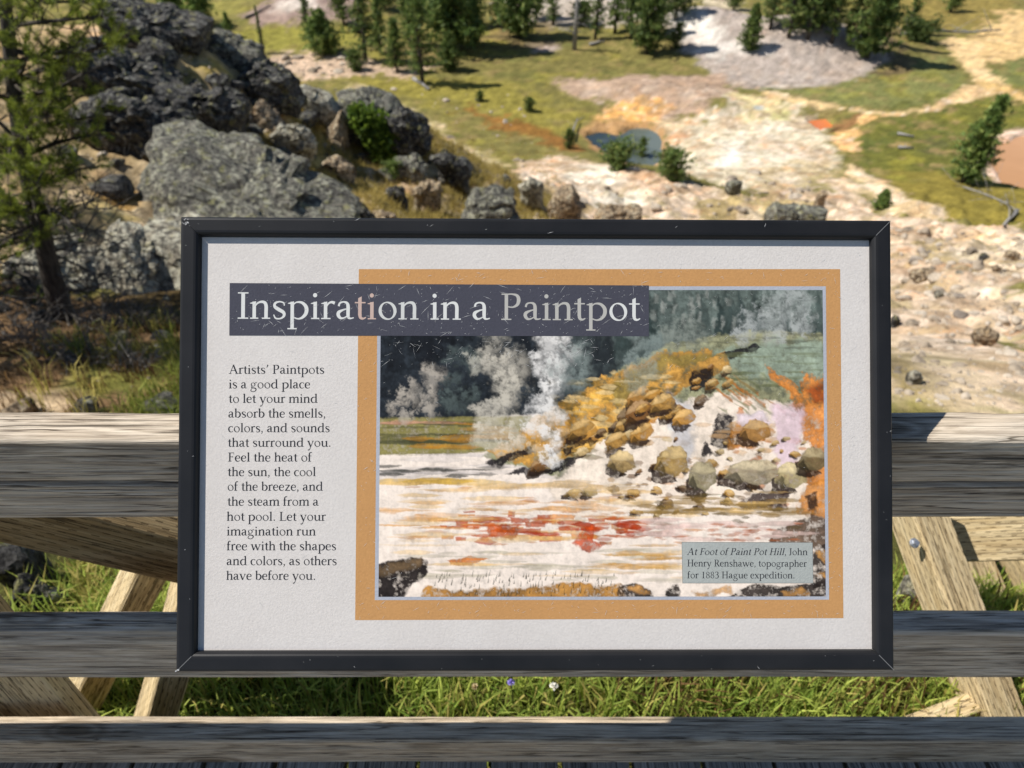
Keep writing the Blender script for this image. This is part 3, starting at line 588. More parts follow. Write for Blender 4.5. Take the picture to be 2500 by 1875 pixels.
loose(-20, 690, 440, 990, 90, .02, .12); loose(660, 140, 900, 185, 90, .1, .5); loose(150, 60, 700, 400, 90, .05, .3)
_V2, _F2, _n2 = V, Fc, nn
V, Fc, nn = [], [], 0
for (a, b, c_, d_, n_, s0, s1) in ((600, 230, 1300, 525, 70, .12, .6), (150, 100, 620, 470, 70, .2, .9), (0, 560, 430, 900, 60, .1, .6)): loose(a, b, c_, d_, n_, s0, s1)
tag(mesh('rubble', np.concatenate(V), Fc, M['rock_dark']), 'dark broken rubble strewn over the spur and slope', None, None, 'stuff')
V, Fc, nn = _V2, _F2, _n2
def gravel_mat():
    n = N('loose_stone', .95, .1); oi = n.noise(n.map((1, 1, 1)), .9, 3); d = n.noise(n.map((1, 1, 1)), 20, 5, .7)
    c = n.ramp(oi, [(.3, (.13, .11, .085)), (.45, (.33, .27, .2)), (.6, (.5, .43, .34)), (.7, (.2, .17, .14))])
    n.bump(d, .7, .02); return n.color(n.mix(.7, c, n.ramp(d, [(.35, (.5, .5, .5)), (.6, (1.1, 1.1, 1.1))]), 'MULTIPLY'))
tag(mesh('gravel', np.concatenate(V), Fc, gravel_mat()), 'loose stones scattered over the slope', None, None, 'stuff')

# ------------------------------------------------------------------ trees
G_D, G_M, G_L = s2l((78, 100, 52)), s2l((116, 138, 70)), s2l((164, 172, 98))
def conifer(name, px, py, hpx, wpx, label, seed, style='dense', lean=0.0, group='pines in the basin', cat='tree', tint=1.0):
    p = gz(px, py); dz = (p - CAM) @ FWD; sc = dz / F_PX
    H = hpx * sc * 1.12; Rw = wpx * sc * .72; r = np.random.RandomState(seed)
    root = empty(name, p - np.array([0, 0, .05]), label, cat, group)
    tr = MB(); top = p + np.array([lean * H, 0, H]); k = 9; tt = np.linspace(0, 1, k)
    axis = np.array([p + (top - p) * t + np.array([.02 * H * math.sin(4 * t + seed), .02 * H * math.cos(3 * t), 0]) * t * (1 - t) * 3 for t in tt])
    axis[0][2] -= .15
    tr.tube(axis, np.linspace(.028 * H ** .8 + .03, .012, k), 7)
    pt = lambda t: np.array([np.interp(t, tt, axis[:, i]) for i in range(3)])
    q, fc, cc = [], [], []
    low = {'dense': .06, 'sparse': .1, 'bush': .02, 'thin': .35}[style]
    nb = {'dense': 230, 'sparse': 150, 'bush': 120, 'thin': 60}[style]
    n = 0
    for b in range(nb):
        t = low + (1 - low) * (b + r.rand()) / nb
        prof = (1 - t) ** .95 if style != 'bush' else math.sqrt(max(.04, 1 - (2 * t - .9) ** 2)) * .9
        prof = min(prof, .35 + 2.2 * (t - low + .05)) if style != 'bush' else prof
        L = Rw * max(.12, prof) * r.uniform(.4, 1.35); a = r.uniform(0, 2 * math.pi); up = r.uniform(-.15, .4) + .5 * t
        o = pt(t * .97); dr = np.array([math.cos(a), math.sin(a), up]); tip = o + dr * L
        tr.tube([o, o + dr * L * .5 + np.array([0, 0, -.03 * L]), tip], [.012 * H ** .5, .008 * H ** .5, .003], 3)
        m = int({'dense': 9, 'sparse': 7, 'bush': 10, 'thin': 6}[style])
        for j in range(m):
            u = .25 + .75 * (j + r.rand()) / m; cpt = o + dr * L * u + r.normal(size=3) * .06 * Rw * np.array([1, 1, .8])
            shade = r.rand(); col = (G_D * (1 - shade) + G_M * shade) if r.rand() < .72 else (G_M * (1 - shade) + G_L * shade)
            col = col * tint * r.uniform(.8, 1.2)
            s = (.05 + .06 * r.rand()) * (Rw + .35 * H * .16) * {'dense': 1.25, 'sparse': 1.1, 'bush': 1.3, 'thin': 1.0}[style]
            for w in range(4):
                e = r.normal(size=3); e = e / np.linalg.norm(e) + dr * .55; e = e / np.linalg.norm(e)
                f = np.cross(e, r.normal(size=3)); f /= np.linalg.norm(f) + 1e-9
                q += [cpt - e * s * .25, cpt + f * s * .22 + e * s * .4, cpt + e * s * 1.2, cpt - f * s * .22 + e * s * .4]
                fc.append((n, n + 1, n + 2, n + 3)); cc += [col] * 4; n += 4
    tr.build('trunk', M['bark'], root, p - np.array([0, 0, .05]), smooth=True)
    mesh('crown', np.array(q), np.array(fc), M['leaf'], root, p - np.array([0, 0, .05]), col=np.array(cc))
    return root
TR = [
    (892, 152, 260, 80, 'tall sparse grey green pine left of the dense dark pine', 1, 'sparse', 0, .75),
    (790, 132, 84, 84, 'small bushy pine on the pink gravel, left of the tall sparse pine', 2, 'dense', 0, 1.05),
    (1032, 206, 230, 76, 'slender pine with pale fallen log at its foot', 3, 'sparse', 0, .95),
    (1112, 122, 260, 150, 'large dense dark pine in the middle of the far clump', 4, 'dense', 0, .85),
    (1268, 92, 190, 104, 'dense broad pine beside the white snag', 5, 'dense', 0, .9),
    (1578, 132, 210, 78, 'dark pine at the left edge of the grey mound', 6, 'dense', 0, .8),
    (1500, 82, 160, 60, 'thin pine between the white snag and the grey mound pine', 7, 'sparse', 0, .9),
    (1452, 96, 150, 44, 'leaning bare stemmed pine left of the grey mound', 8, 'sparse', .05, .9),
    (1828, 124, 92, 52, 'lone small pine standing on the grey mound', 9, 'dense', 0, .85),
    (2118, 142, 230, 104, 'dense dark green pine at the right end of the grey mound', 10, 'dense', 0, .85),
    (1925, 92, 180, 50, 'bare stemmed pine leftmost in the clump behind the grey mound', 21, 'sparse', -.03, .95),
    (1972, 96, 190, 62, 'second pine from left in the clump behind the grey mound', 22, 'sparse', .02, .95),
    (2030, 104, 190, 58, 'sparse pine just left of the dense dark one on the mound', 23, 'sparse', 0, .9),
    (2072, 110, 190, 56, 'thin pine tucked against the dense dark pine of the mound', 24, 'sparse', 0, .9),
    (2212, 82, 130, 40, 'slim pine near the white fallen branches at top right', 25, 'sparse', 0, 1.0),
    (2348, 446, 186, 88, 'solitary bright green pine beside the orange brown pool', 26, 'dense', .10, 1.1),
    (2148, 512, 44, 44, 'tiny pine seedling at the edge of the pale slope on the right', 27, 'dense', .05, 1.2),
    (970, 176, 110, 60, 'low pine between the tall sparse pine and the slender one', 28, 'sparse', 0, .95),
    (1098, 172, 76, 56, 'small dark pine in front of the large dense one', 29, 'dense', 0, .8),
    (1160, 110, 90, 40, 'young bright pine on the right flank of the large dense one', 30, 'dense', 0, 1.3),
    (868, 172, 40, 40, 'tiny round pine at the foot of the tall sparse pine', 31, 'bush', 0, .8),
    (430, 62, 90, 70, 'young pine behind the highest outcrop, left of its twin', 32, 'dense', 0, 1.15),
    (492, 66, 96, 70, 'young pine behind the highest outcrop, right of its twin', 33, 'dense', 0, 1.15),
    (330, 26, 60, 60, 'young pine at the top edge above the flat outcrop', 34, 'dense', 0, 1.0),
    (752, 76, 120, 36, 'thin bare pine in front of the pinkish grey mound', 35, 'sparse', 0, .9),
    (644, 132, 100, 18, 'spindly brown sapling left of the small bushy pine', 36, 'sparse', 0, .8),
    (560, 90, 50, 30, 'pale sapling in the yellow meadow behind the outcrop', 37, 'sparse', 0, 1.0),
    (940, 20, 80, 70, 'pine at the top edge left of the large dense pine', 38, 'sparse', 0, 1.0),
    (1036, 44, 120, 70, 'mid green pine just left of the large dense dark pine', 39, 'dense', 0, 1.1),
    (1350, 62, 120, 44, 'sparse pine behind the white snag', 40, 'sparse', 0, .9),
    (1650, 46, 120, 90, 'brownish pine at the top edge above the grey mound', 41, 'sparse', 0, .75),
    (1790, 26, 70, 50, 'half dead pine at the top edge above the lone small pine', 42, 'sparse', 0, .8),
    (1220, 62, 130, 50, 'thin pine between the two dense dark pines', 43, 'sparse', 0, .95),
    (1085, 70, 140, 80, 'pine crowded against the left of the large dense one', 45, 'dense', 0, 1.0),
    (1150, 64, 120, 70, 'pine crowded against the right of the large dense one', 46, 'sparse', 0, .95),
    (1310, 48, 110, 56, 'pine at the top edge right of the dense broad one', 47, 'sparse', 0, 1.0),
    (1540, 96, 170, 60, 'pine leaning on the dark pine at the left edge of the grey mound', 48, 'sparse', -.03, .95),
    (1606, 96, 120, 44, 'short pine on the right of the dark pine at the mound', 49, 'sparse', 0, .9),
    (1880, 70, 140, 60, 'pine behind the leftmost bare stemmed one of the mound clump', 50, 'sparse', 0, .9),
    (1950, 60, 150, 70, 'bushy pine at the back of the mound clump', 61, 'dense', 0, .95),
    (2004, 66, 150, 66, 'middle pine at the back of the mound clump', 62, 'dense', 0, 1.0),
    (2150, 96, 180, 60, 'pine overlapping the right side of the dense dark mound pine', 63, 'sparse', 0, .95),
    (2320, 30, 70, 50, 'small pine at the top edge near the tan runoff', 64, 'sparse', 0, 1.0),
    (1000, 110, 130, 60, 'grey green pine behind the slender one', 65, 'sparse', 0, .9),
    (840, 60, 110, 60, 'pine right of the pinkish grey mound', 66, 'sparse', 0, .9),
    (930, 130, 120, 50, 'young pine touching the tall sparse one', 67, 'sparse', 0, 1.05),
    (1560, 40, 110, 60, 'pine at the top edge behind the dark pine of the mound', 44, 'dense', 0, .85)]
for (px, py, h, w, lab, sd, st, ln, ti) in TR: conifer('pine_tree', px, py, h, w, lab, sd, st, ln, tint=ti)
SH = [(1508, 412, 62, 116, 'low spreading pine shrub in front of the blue pool', 51, .9), (1566, 396, 66, 40, 'upright tip of shrub standing before the blue pool', 55, .95), (1640, 440, 76, 110, 'round pine shrub right of and below the blue pool', 52, .95),
      (1388, 362, 50, 44, 'small dark shrub at the left end of the blue pool', 53, .8), (1650, 118, 60, 50, 'dark shrub at the left foot of the grey mound', 54, .7),
      (1292, 272, 34, 40, 'small shrub in the meadow above the brown streak', 56, .8), (1172, 248, 26, 30, 'tiny shrub in the yellow meadow', 57, .7),
      (2240, 98, 40, 110, 'dark brush under the white fallen branches', 58, .55), (1420, 60, 50, 80, 'brown brush at the foot of the white snag', 59, .6), (960, 440, 50, 60, 'olive shrub below the black hollow', 60, 1.2)]
for (px, py, h, w, lab, sd, ti) in SH: conifer('shrub', px, py, h * .85, w * .62, lab, sd, 'bush', 0, 'shrubs', 'shrub', ti)

# juniper hanging over the hollow in the rocks
def juniper():
    r = np.random.RandomState(90); base = at(905, 395, 20.0); base[2] = float(T(base[0], base[1]))
    root = empty('juniper', base, 'bright green juniper spilling over the black rock hollow', 'shrub')
    st = MB(); q, fc, cc = [], [], []; n = 0
    for (px, py, rad) in [(885, 285, 34), (910, 300, 34), (895, 310, 30), (925, 330, 34), (940, 350, 32), (915, 345, 30), (930, 372, 30), (905, 285, 30), (950, 325, 24), (870, 275, 22), (945, 380, 20)]:
        c = at(px, py, 19.9); dz = (c - CAM) @ FWD; R = rad * dz / F_PX
        st.tube([base + np.array([0, .2, 0]), (base + c) / 2 + np.array([0, .15, .1]), c], [.05, .035, .015], 5)
        for _ in range(330):
            d = r.normal(size=3); d /= np.linalg.norm(d); pnt = c + d * R * r.uniform(.3, 1.3) * (.75 + .5 * float(pn(d[0] * 2 + c[0], d[1] * 2, d[2] * 2 + c[2])))
            s = .05 + .05 * r.rand(); k = r.rand(); col = (s2l((66, 92, 36)) * (1 - k) + s2l((128, 152, 54)) * k) * r.uniform(.6, 1.35)
            e = d * .6 + r.normal(size=3) * .6 + np.array([0, 0, .4]); e /= np.linalg.norm(e); f = np.cross(e, r.normal(size=3)); f /= np.linalg.norm(f)
            q += [pnt - e * s, pnt + f * s * .5, pnt + e * s * 1.3, pnt - f * s * .5]; fc.append((n, n + 1, n + 2, n + 3)); cc += [col] * 4; n += 4
    st.build('stem', M['bark'], root, base); mesh('foliage', np.array(q), np.array(fc), M['leaf'], root, base, col=np.array(cc))
juniper()

# dead wood
def log(name, pts, r0, r1, label, seed, cat='log', mat='dead', twigs=6, group='dead wood in the basin', lift=.12):
    P = [gz(*p) + np.array([0, 0, lift]) for p in pts]; r = np.random.RandomState(seed); mb = MB(); k = len(P)
    mb.tube(P, np.linspace(r0, r1, k), 7); L = np.linalg.norm(P[-1] - P[0])
    for _ in range(twigs):
        i = r.randint(0, k - 1); t = r.rand(); o = P[i] * (1 - t) + P[i + 1] * t; d = r.normal(size=3); d[2] = abs(d[2]); d /= np.linalg.norm(d)
        l = L * r.uniform(.08, .25); mb.tube([o, o + d * l * .5 + r.normal(size=3) * .03, o + d * l], [r1 * .8, r1 * .5, .008], 4)
    return tag(mb.build(name, M[mat], None, P[0] - np.array([0, 0, lift]), True), label, cat, group)
log('fallen_log', [(1010, 196), (1030, 208), (1048, 222)], .16, .06, 'short white fallen log by the slender pine', 1)
log('fallen_log', [(2350, 462), (2400, 478), (2450, 500), (2480, 520)], .05, .02, 'long grey fallen tree below the solitary green pine', 2, twigs=18)
log('fallen_log', [(2200, 92), (2280, 84), (2360, 88), (2440, 82)], .14, .05, 'white tangle of fallen branches at top right', 3, twigs=22, lift=.3)
log('fallen_log', [(600, 46), (624, 36), (660, 16)], .13, .05, 'dark fallen trunk left of the pinkish grey mound', 4, mat='twig')
log('fallen_log', [(2190, 330), (2230, 338)], .1, .05, 'short pale log lying in the dark green meadow', 5, twigs=2)
log('fallen_log', [(2192, 364), (2228, 366)], .1, .05, 'lower of two pale logs in the dark green meadow', 6, twigs=2)
log('fallen_log', [(1440, 112), (1476, 104)], .14, .06, 'grey root snag on the meadow right of the white snag', 7, twigs=8)
log('fallen_log', [(690, 185), (696, 178)], .25, .1, 'grey stump beside the pink gravel', 8, twigs=5)
log('fallen_log', [(2480, 520), (2462, 540), (2448, 556)], .1, .05, 'broken grey limb at the end of the long fallen tree', 9, twigs=4)
log('fallen_log', [(1395, 345), (1402, 320), (1410, 300)], .07, .03, 'pale bare stick at the left bank of the blue pool', 10, twigs=4, lift=.3)
def snag():
    p = gz(1402, 122); dz = (p - CAM) @ FWD; H = 150 * dz / F_PX; mb = MB(); r = np.random.RandomState(5)
    mb.tube([p - np.array([0, 0, .1]), p + np.array([.05, 0, H * .5]), p + np.array([0, 0, H])], [.2, .16, .05], 7)
    for i in range(16):
        t = r.uniform(.25, 1); a = r.uniform(0, 6.3); o = p + np.array([0, 0, H * t]); d = np.array([math.cos(a), math.sin(a), r.uniform(-.1, .6)]); l = H * r.uniform(.1, .28)
        mb.tube([o, o + d * l * .6, o + d * l + np.array([0, 0, -.1 * l])], [.05, .03, .01], 4)
    tag(mb.build('dead_tree', M['dead'], None, p, True), 'white dead snag with bare branches behind the meadow', 'tree')
snag()

# big pine on the left, close to the boardwalk
def near_pine():
    r = np.random.RandomState(21); Y = 6.0
    base = at(160, 790, Y); base[2] = float(T(base[0], base[1])); O = base.copy()
    root = empty('pine_tree', O, 'near gnarled pine at the left edge with dark trunk and dead lower twigs', 'tree')
    tk = MB(); keys = [(168, 800), (145, 742), (120, 650), (100, 560), (78, 470), (55, 370), (38, 250), (22, 100), (0, -120), (-20, -420)]
    P = np.array([at(a, b, Y + .0 * i) for i, (a, b) in enumerate(keys)]); P[0] = base - np.array([0, 0, .1])
    tk.tube(P, [.13, .10, .085, .078, .07, .062, .055, .048, .035, .015], 10)
    tk.build('trunk', M['bark'], root, O, smooth=True)
    yk = np.array([k[1] for k in keys]); 
    def axis(py): return np.array([np.interp(-py, -yk[::1], P[:, i]) for i in range(3)])
    q, fc, cc = [], [], []; n = 0
    lb = MB()
    def needles(o, d, L, bright):
        nonlocal n
        m = int(40 + 24 * r.rand()); d = d / np.linalg.norm(d)
        for _ in range(m):
            t = r.rand(); c = o + d * L * t; e = r.normal(size=3); e -= d * (e @ d); e /= np.linalg.norm(e) + 1e-9; e = e * .8 + d * .75; e /= np.linalg.norm(e)
            s = r.uniform(.035, .06); f = np.cross(e, r.normal(size=3)); f /= np.linalg.norm(f) + 1e-9; w = .0022
            k = r.rand(); col = (s2l((70, 92, 34)) * (1 - k) + s2l((168, 176, 70)) * k) * bright * 1.0
            q.extend([c - f * w, c + f * w, c + e * s]); fc.append((n, n + 1, n + 2)); cc.extend([col] * 3); n += 3
    def limb(py, ex, ey, dy, rad, sub, dens):
        o = axis(py); e = at(ex, ey, Y + dy); mid = (o + e) / 2 + np.array([0, 0, -.05]) + r.normal(size=3) * .05
        lb.tube([o, mid, e], [rad, rad * .7, rad * .3], 6); L = np.linalg.norm(e - o)
        for i in range(sub):
            t = r.uniform(.2, 1); b = (o * (1 - t) ** 2 + 2 * mid * t * (1 - t) + e * t * t) * 1.0
            d = (e - o) / L * .6 + r.normal(size=3) * np.array([.6, .6, .45]) + np.array([0, 0, .22]); d /= np.linalg.norm(d); l = r.uniform(.1, .38) * (1.1 - .4 * t)
            tip = b + d * l; lb.tube([b, (b + tip) / 2 + r.normal(size=3) * .015, tip], [rad * .3, rad * .2, .003], 4)
            for j in range(dens if r.rand() < .55 else 1):
                oo = b + (tip - b) * r.uniform(.3, .95); dd = d + r.normal(size=3) * .5 + np.array([0, 0, .25]); needles(oo, dd, r.uniform(.05, .11), r.uniform(.55, 1.25))
    for a in [(60, 250, 40, -.2, .02, 16, 3), (150, 190, 110, .1, .02, 18, 3), (120, 270, 80, .4, .022, 15, 3), (-40, 140, -20, 0, .02, 14, 3), (-80, 220, 0, .3, .02, 14, 3), (200, 300, 95, .2, .025, 18, 3),
              (240, 245, 160, -.3, .022, 14, 3), (260, 220, 220, .3, .02, 14, 3), (300, 160, 240, -.4, .022, 18, 3), (320, 250, 280, .2, .022, 16, 3), (330, 60, 300, -.5, .02, 16, 3),
              (380, 220, 330, -.2, .022, 16, 3), (400, 150, 360, .3, .02, 16, 3), (420, -40, 330, -.3, .02, 14, 3), (430, 200, 410, .1, .022, 18, 3), (460, 130, 430, -.3, .02, 18, 3),
              (350, -60, 260, .1, .02, 14, 3), (250, -60, 160, -.3, .02, 14, 3), (150, -60, 60, .2, .02, 14, 3), (100, -30, 20, -.4, .02, 14, 3), (490, 30, 520, -.4, .02, 18, 3), (520, -50, 470, .2, .02, 14, 3),
              (330, 130, 180, .6, .018, 12, 3), (200, 70, 120, -.5, .018, 12, 3), (60, 90, 0, .3, .018, 12, 3), (450, 60, 590, -.5, .018, 14, 2), (510, 170, 500, .0, .016, 12, 2), (200, 120, 300, -.5, .018, 12, 3),
              (540, -20, 560, -.3, .018, 16, 3), (300, 20, 420, -.6, .018, 16, 3), (400, 90, 450, -.6, .018, 14, 3)]: limb(*a)
    lb.build('limb', M['bark'], root, O, smooth=True)
    mesh('crown', np.array(q), np.array(fc), M['leaf'], root, O, col=np.array(cc))
    dw = MB()
    def dead(o, e, rad, depth):
        k = 5; tt = np.linspace(0, 1, k); pts = [o * (1 - t) + e * t + r.normal(size=3) * .03 * np.linalg.norm(e - o) * (t > 0) + np.array([0, 0, -.1 * np.linalg.norm(e - o)]) * math.sin(t * 3.1) for t in tt]
        dw.tube(pts, np.linspace(rad, rad * .35, k), 5)
        if depth:
            for _ in range(4):
                i = r.randint(1, k); b = pts[i]; d = (e - o) * r.uniform(.25, .55) + r.normal(size=3) * .32 * np.linalg.norm(e - o); dead(b, b + d, rad * .55, depth - 1)
    for (py, ex, ey, dy) in [(560, 200, 500, -.3), (580, 230, 560, .2), (600, 0, 540, -.3), (620, 250, 520, 0), (640, 180, 590, .4), (660, 220, 690, -.1), (680, -20, 620, .2), (700, 300, 660, 0), (720, 20, 720, -.2),
                             (540, 160, 440, .3), (750, 230, 780, -.4), (760, 250, 810, -.5), (735, 60, 800, -.4), (520, 250, 470, .2), (480, 190, 540, -.3), (500, 260, 560, .1), (610, 330, 690, .3), (740, 190, 850, -.6)]:
        dead(axis(py), at(ex, ey, Y + dy), .013, 2)
    dw.build('dead_branch', M['twig'], root, O, smooth=True)
near_pine()
def edge_pine(bx_, by_, H_, seed, lab_):
    r = np.random.RandomState(seed); b = np.array([bx_, by_, 0.]); b[2] = float(T(b[0], b[1]))
    root = empty('pine_tree', b, lab_, 'tree')
    tk = MB(); top = b + np.array([.1, .2, H_]); tk.tube([b - np.array([0, 0, .1]), (b + top) / 2, top], [.12, .08, .02], 8)
    q, fc, cc = [], [], []; n = 0
    for i in range(210):
        t = r.uniform(.02, 1); o = b + (top - b) * t; a = r.uniform(0, 6.3); L = (1 - t) * 1.1 + .2; d = np.array([math.cos(a), math.sin(a), r.uniform(-.1, .4)])
        tk.tube([o, o + d * L * .5, o + d * L], [.015, .01, .004], 4)
        for j in range(7):
            c = o + d * L * r.uniform(.3, 1) + r.normal(size=3) * .07
            for k in range(18):
                e = r.normal(size=3) + d; e /= np.linalg.norm(e); f = np.cross(e, r.normal(size=3)); f /= np.linalg.norm(f); s = r.uniform(.05, .09); kk = r.rand()
                q += [c - f * .0045, c + f * .0045, c + e * s]; fc.append((n, n + 1, n + 2)); cc += [(s2l((52, 72, 26)) * (1 - kk) + s2l((120, 132, 44)) * kk)] * 3; n += 3
    tk.build('trunk', M['bark'], root, b, True); mesh('crown', np.array(q), np.array(fc), M['leaf'], root, b, col=np.array(cc))
edge_pine(-5.35, 6.4, 5.2, 31, 'sunlit pine mostly cut off by the left edge, beside the gnarled one')
edge_pine(-5.1, 4.6, 4.6, 32, 'pine outside the left edge that shades the ground by the boardwalk')
edge_pine(-7.4, 9.0, 6.0, 33, 'taller pine behind the two at the left edge')

def brush(px, py, wpx, hpx, seed, label):
    p = gz(px, py); dz = (p - CAM) @ FWD; w, h = wpx * dz / F_PX, hpx * dz / F_PX; r = np.random.RandomState(seed); mb = MB()
    for _ in range(46):
        a = r.uniform(0, 6.3); d = np.array([math.cos(a) * w * .5, math.sin(a) * w * .4, h * r.uniform(.3, 1.1)]) * r.uniform(.5, 1.1); o = p + np.array([r.normal() * .05, r.normal() * .05, -.03])
        m = o + d * .5 + r.normal(size=3) * .05; e = o + d + r.normal(size=3) * .06 - np.array([0, 0, .12 * h]); mb.tube([o, m, e], [.006, .0045, .0016], 4)
        for _ in range(4): q = m + (e - m) * r.rand(); mb.tube([q, q + d * .2 + r.normal(size=3) * .07], [.003, .0012], 3)
    tag(mb.build('dead_brush', M['twig'], None, p), label, 'dead brush', 'dead brush by the pine')
for a in [(300, 800, 190, 110, 1, 'tangled grey brush right of the gnarled pine trunk'), (60, 830, 200, 100, 2, 'dead brush left of the gnarled pine trunk'), (190, 880, 200, 90, 3, 'low dead brush below the gnarled pine trunk'), (400, 800, 120, 80, 4, 'dark brush against the left edge of the sign'), (90, 720, 160, 90, 5, 'brush behind the gnarled pine trunk'), (330, 900, 120, 60, 6, 'small dead brush nearest the top rail')]: brush(*a)

# ------------------------------------------------------------------ grass
def blades(regions, name, label, seed):
    r = np.random.RandomState(seed); V, C, Fb = [], [], []; n = 0
    for (x0, x1, y0, y1, num, l0, l1, pal, clump) in regions:
        cx = r.uniform(x0, x1, max(1, num // clump)); cy = r.uniform(y0, y1, max(1, num // clump))
        for k in range(num):
            i = k % len(cx); sp = .035 if clump > 1 else 0
            px, py = cx[i] + r.normal() * sp, cy[i] + r.normal() * sp
            pz = float(zq(px, py)) - .01
            L = r.uniform(l0, l1); a = r.uniform(0, 6.283); b = r.uniform(.15, .9); w = r.uniform(.0010, .0036) * (L / .12) ** .5
            d = np.array([math.cos(a), math.sin(a), 0]); s = np.array([-d[1], d[0], 0]) * w; o = np.array([px, py, pz])
            m = o + np.array([0, 0, L * .6]) + d * L * b * .25; t = o + np.array([0, 0, L * (1 - .35 * b)]) + d * L * b * .75
            V += [o - s, o + s, m + s * .8, m - s * .8, t]; Fb += [(n, n + 1, n + 2, n + 3), (n + 3, n + 2, n + 4)]; n += 5
            c0, c1 = pal; q = r.rand(); C += [(c0 * (1 - q) + c1 * q) * r.uniform(.7, 1.2)] * 5
    tag(mesh(name, V, Fb, M['grass'], col=np.array(C)), label, None, None, 'stuff')
_gx = np.linspace(-34, 34, 341); _gy = np.concatenate([np.linspace(.5, 6, 111), np.linspace(6.3, 45, 130)]); _gX, _gY = np.meshgrid(_gx, _gy); _gZ = T(_gX, _gY)
def zq(px, py):
    i = min(max((px + 34) / .2, 0), 339.99); j = np.interp(py, _gy, np.arange(len(_gy))); j = min(max(j, 0), len(_gy) - 1.01)
    a, b = int(i), int(j); u, v = i - a, j - b
    return (_gZ[b, a] * (1 - u) + _gZ[b, a + 1] * u) * (1 - v) + (_gZ[b + 1, a] * (1 - u) + _gZ[b + 1, a + 1] * u) * v
gr = (s2l((106, 132, 50)), s2l((192, 202, 98))); gy = (s2l((136, 132, 60)), s2l((200, 184, 108))); gd = (s2l((150, 132, 72)), s2l((190, 172, 104))); gb = (s2l((70, 54, 36)), s2l((128, 98, 60)))
gk = (s2l((84, 100, 40)), s2l((150, 154, 70)))
blades([(-1.3, 1.5, .86, 1.5, 15000, .05, .15, gr, 8), (-1.3, 1.5, .86, 1.5, 2600, .06, .16, gy, 6), (.2, 1.5, .9, 1.4, 900, .08, .2, gb, 10), (-1.2, -.5, 1.25, 2.0, 2600, .06, .16, gr, 12), (-1.2, -.5, 1.2, 2.0, 900, .06, .14, gy, 12),
        (-2.3, -1.2, 3.2, 4.6, 4200, .08, .24, gk, 18), (-3.8, -1.3, 3.0, 6.2, 4200, .04, .2, gb, 16), (-3.6, -1.3, 4.4, 6.4, 1300, .08, .26, gk, 30), (-3.4, -1.6, 3.2, 6, 500, .1, .3, gy, 20), (-1.5, -.35, 1.1, 2.4, 5200, .06, .2, gr, 26), (-1.5, -.35, 1.1, 2.4, 2000, .06, .2, gy, 22), (1.0, 1.7, 1.0, 1.6, 2600, .04, .12, gr, 10)], 'grass', 'green grass growing below the boardwalk fence', 3)
def tussock_px(n, poly, pal, l0, l1, seed, name, label):
    r = np.random.RandomState(seed); V, C, Fb = [], [], []; k = 0; P = toxy(poly); lo, hi = P.min(0), P.max(0); c = 0
    while c < n:
        px, py = r.uniform(lo[0], hi[0]), r.uniform(lo[1], hi[1])
        if poly_sd(np.array([px]), np.array([py]), P)[0] > 0 or pn(px * .6, py * .6, 3.) < -.12: 
            if r.rand() < .97: continue
        c += 1; o = np.array([px, py, zq(px, py) - .02]); tone = r.uniform(.75, 1.2)
        for _ in range(12):
            L = r.uniform(l0, l1); d = r.normal(size=3) * .55; d[2] = 1; d /= np.linalg.norm(d); s = np.cross(d, r.normal(size=3)); s /= np.linalg.norm(s); s *= .012; oo = o + r.normal(size=3) * np.array([.07, .07, 0])
            V += [oo - s, oo + s, oo + d * L]; Fb.append((k, k + 1, k + 2)); k += 3; q = r.rand(); C += [(pal[0] * (1 - q) + pal[1] * q) * tone] * 3
    return V, C, Fb
V, C, Fb = tussock_px(5200, [(600, 280), (760, 250), (900, 280), (1060, 340), (1260, 440), (1400, 520), (1300, 600), (800, 560), (560, 360)], gd, .10, .28, 5, '', '')
tag(mesh('dry_grass', V, Fb, M['grass'], col=np.array(C)), 'dry yellow grass between the rocks of the spur', None, None, 'stuff')

def flower(px, py, y, colr, rad, label):
    p = at(px, py, y); g = float(zq(p[0], p[1])); root = empty('flower', (p[0], p[1], g), label, 'flower'); st = MB()
    st.tube([np.array([p[0], p[1], g - .01]), np.array([p[0] + .004, p[1], (p[2] + g) / 2]), p], [.0016, .0014, .001], 5)
    m = N('stem_green', .6); st.build('stem', m.color((.06, .1, .02)), root, (p[0], p[1], g))
    hb = MB(); r = np.random.RandomState(int(px))
    for i in range(26):
        d = r.normal(size=3); d[2] = abs(d[2]) + .2; d /= np.linalg.norm(d); f = np.cross(d, r.normal(size=3)); f /= np.linalg.norm(f)
        hb.add([p, p + d * rad * .7 + f * rad * .3, p + d * rad, p + d * rad * .7 - f * rad * .3], [(0, 1, 2, 3)])
    m2 = N('petals', .6); hb.build('petals', m2.color(colr), root, (p[0], p[1], g))
flower(1248, 1668, .98, (.42, .36, .75), .011, 'lavender flower in the grass under the middle rail')
flower(1352, 1677, .98, (.8, .78, .7), .012, 'white flower head in the grass under the middle rail')
flower(1160, 1678, .98, (.45, .36, .2), .010, 'dried tan seed head in the grass left of the lavender flower')

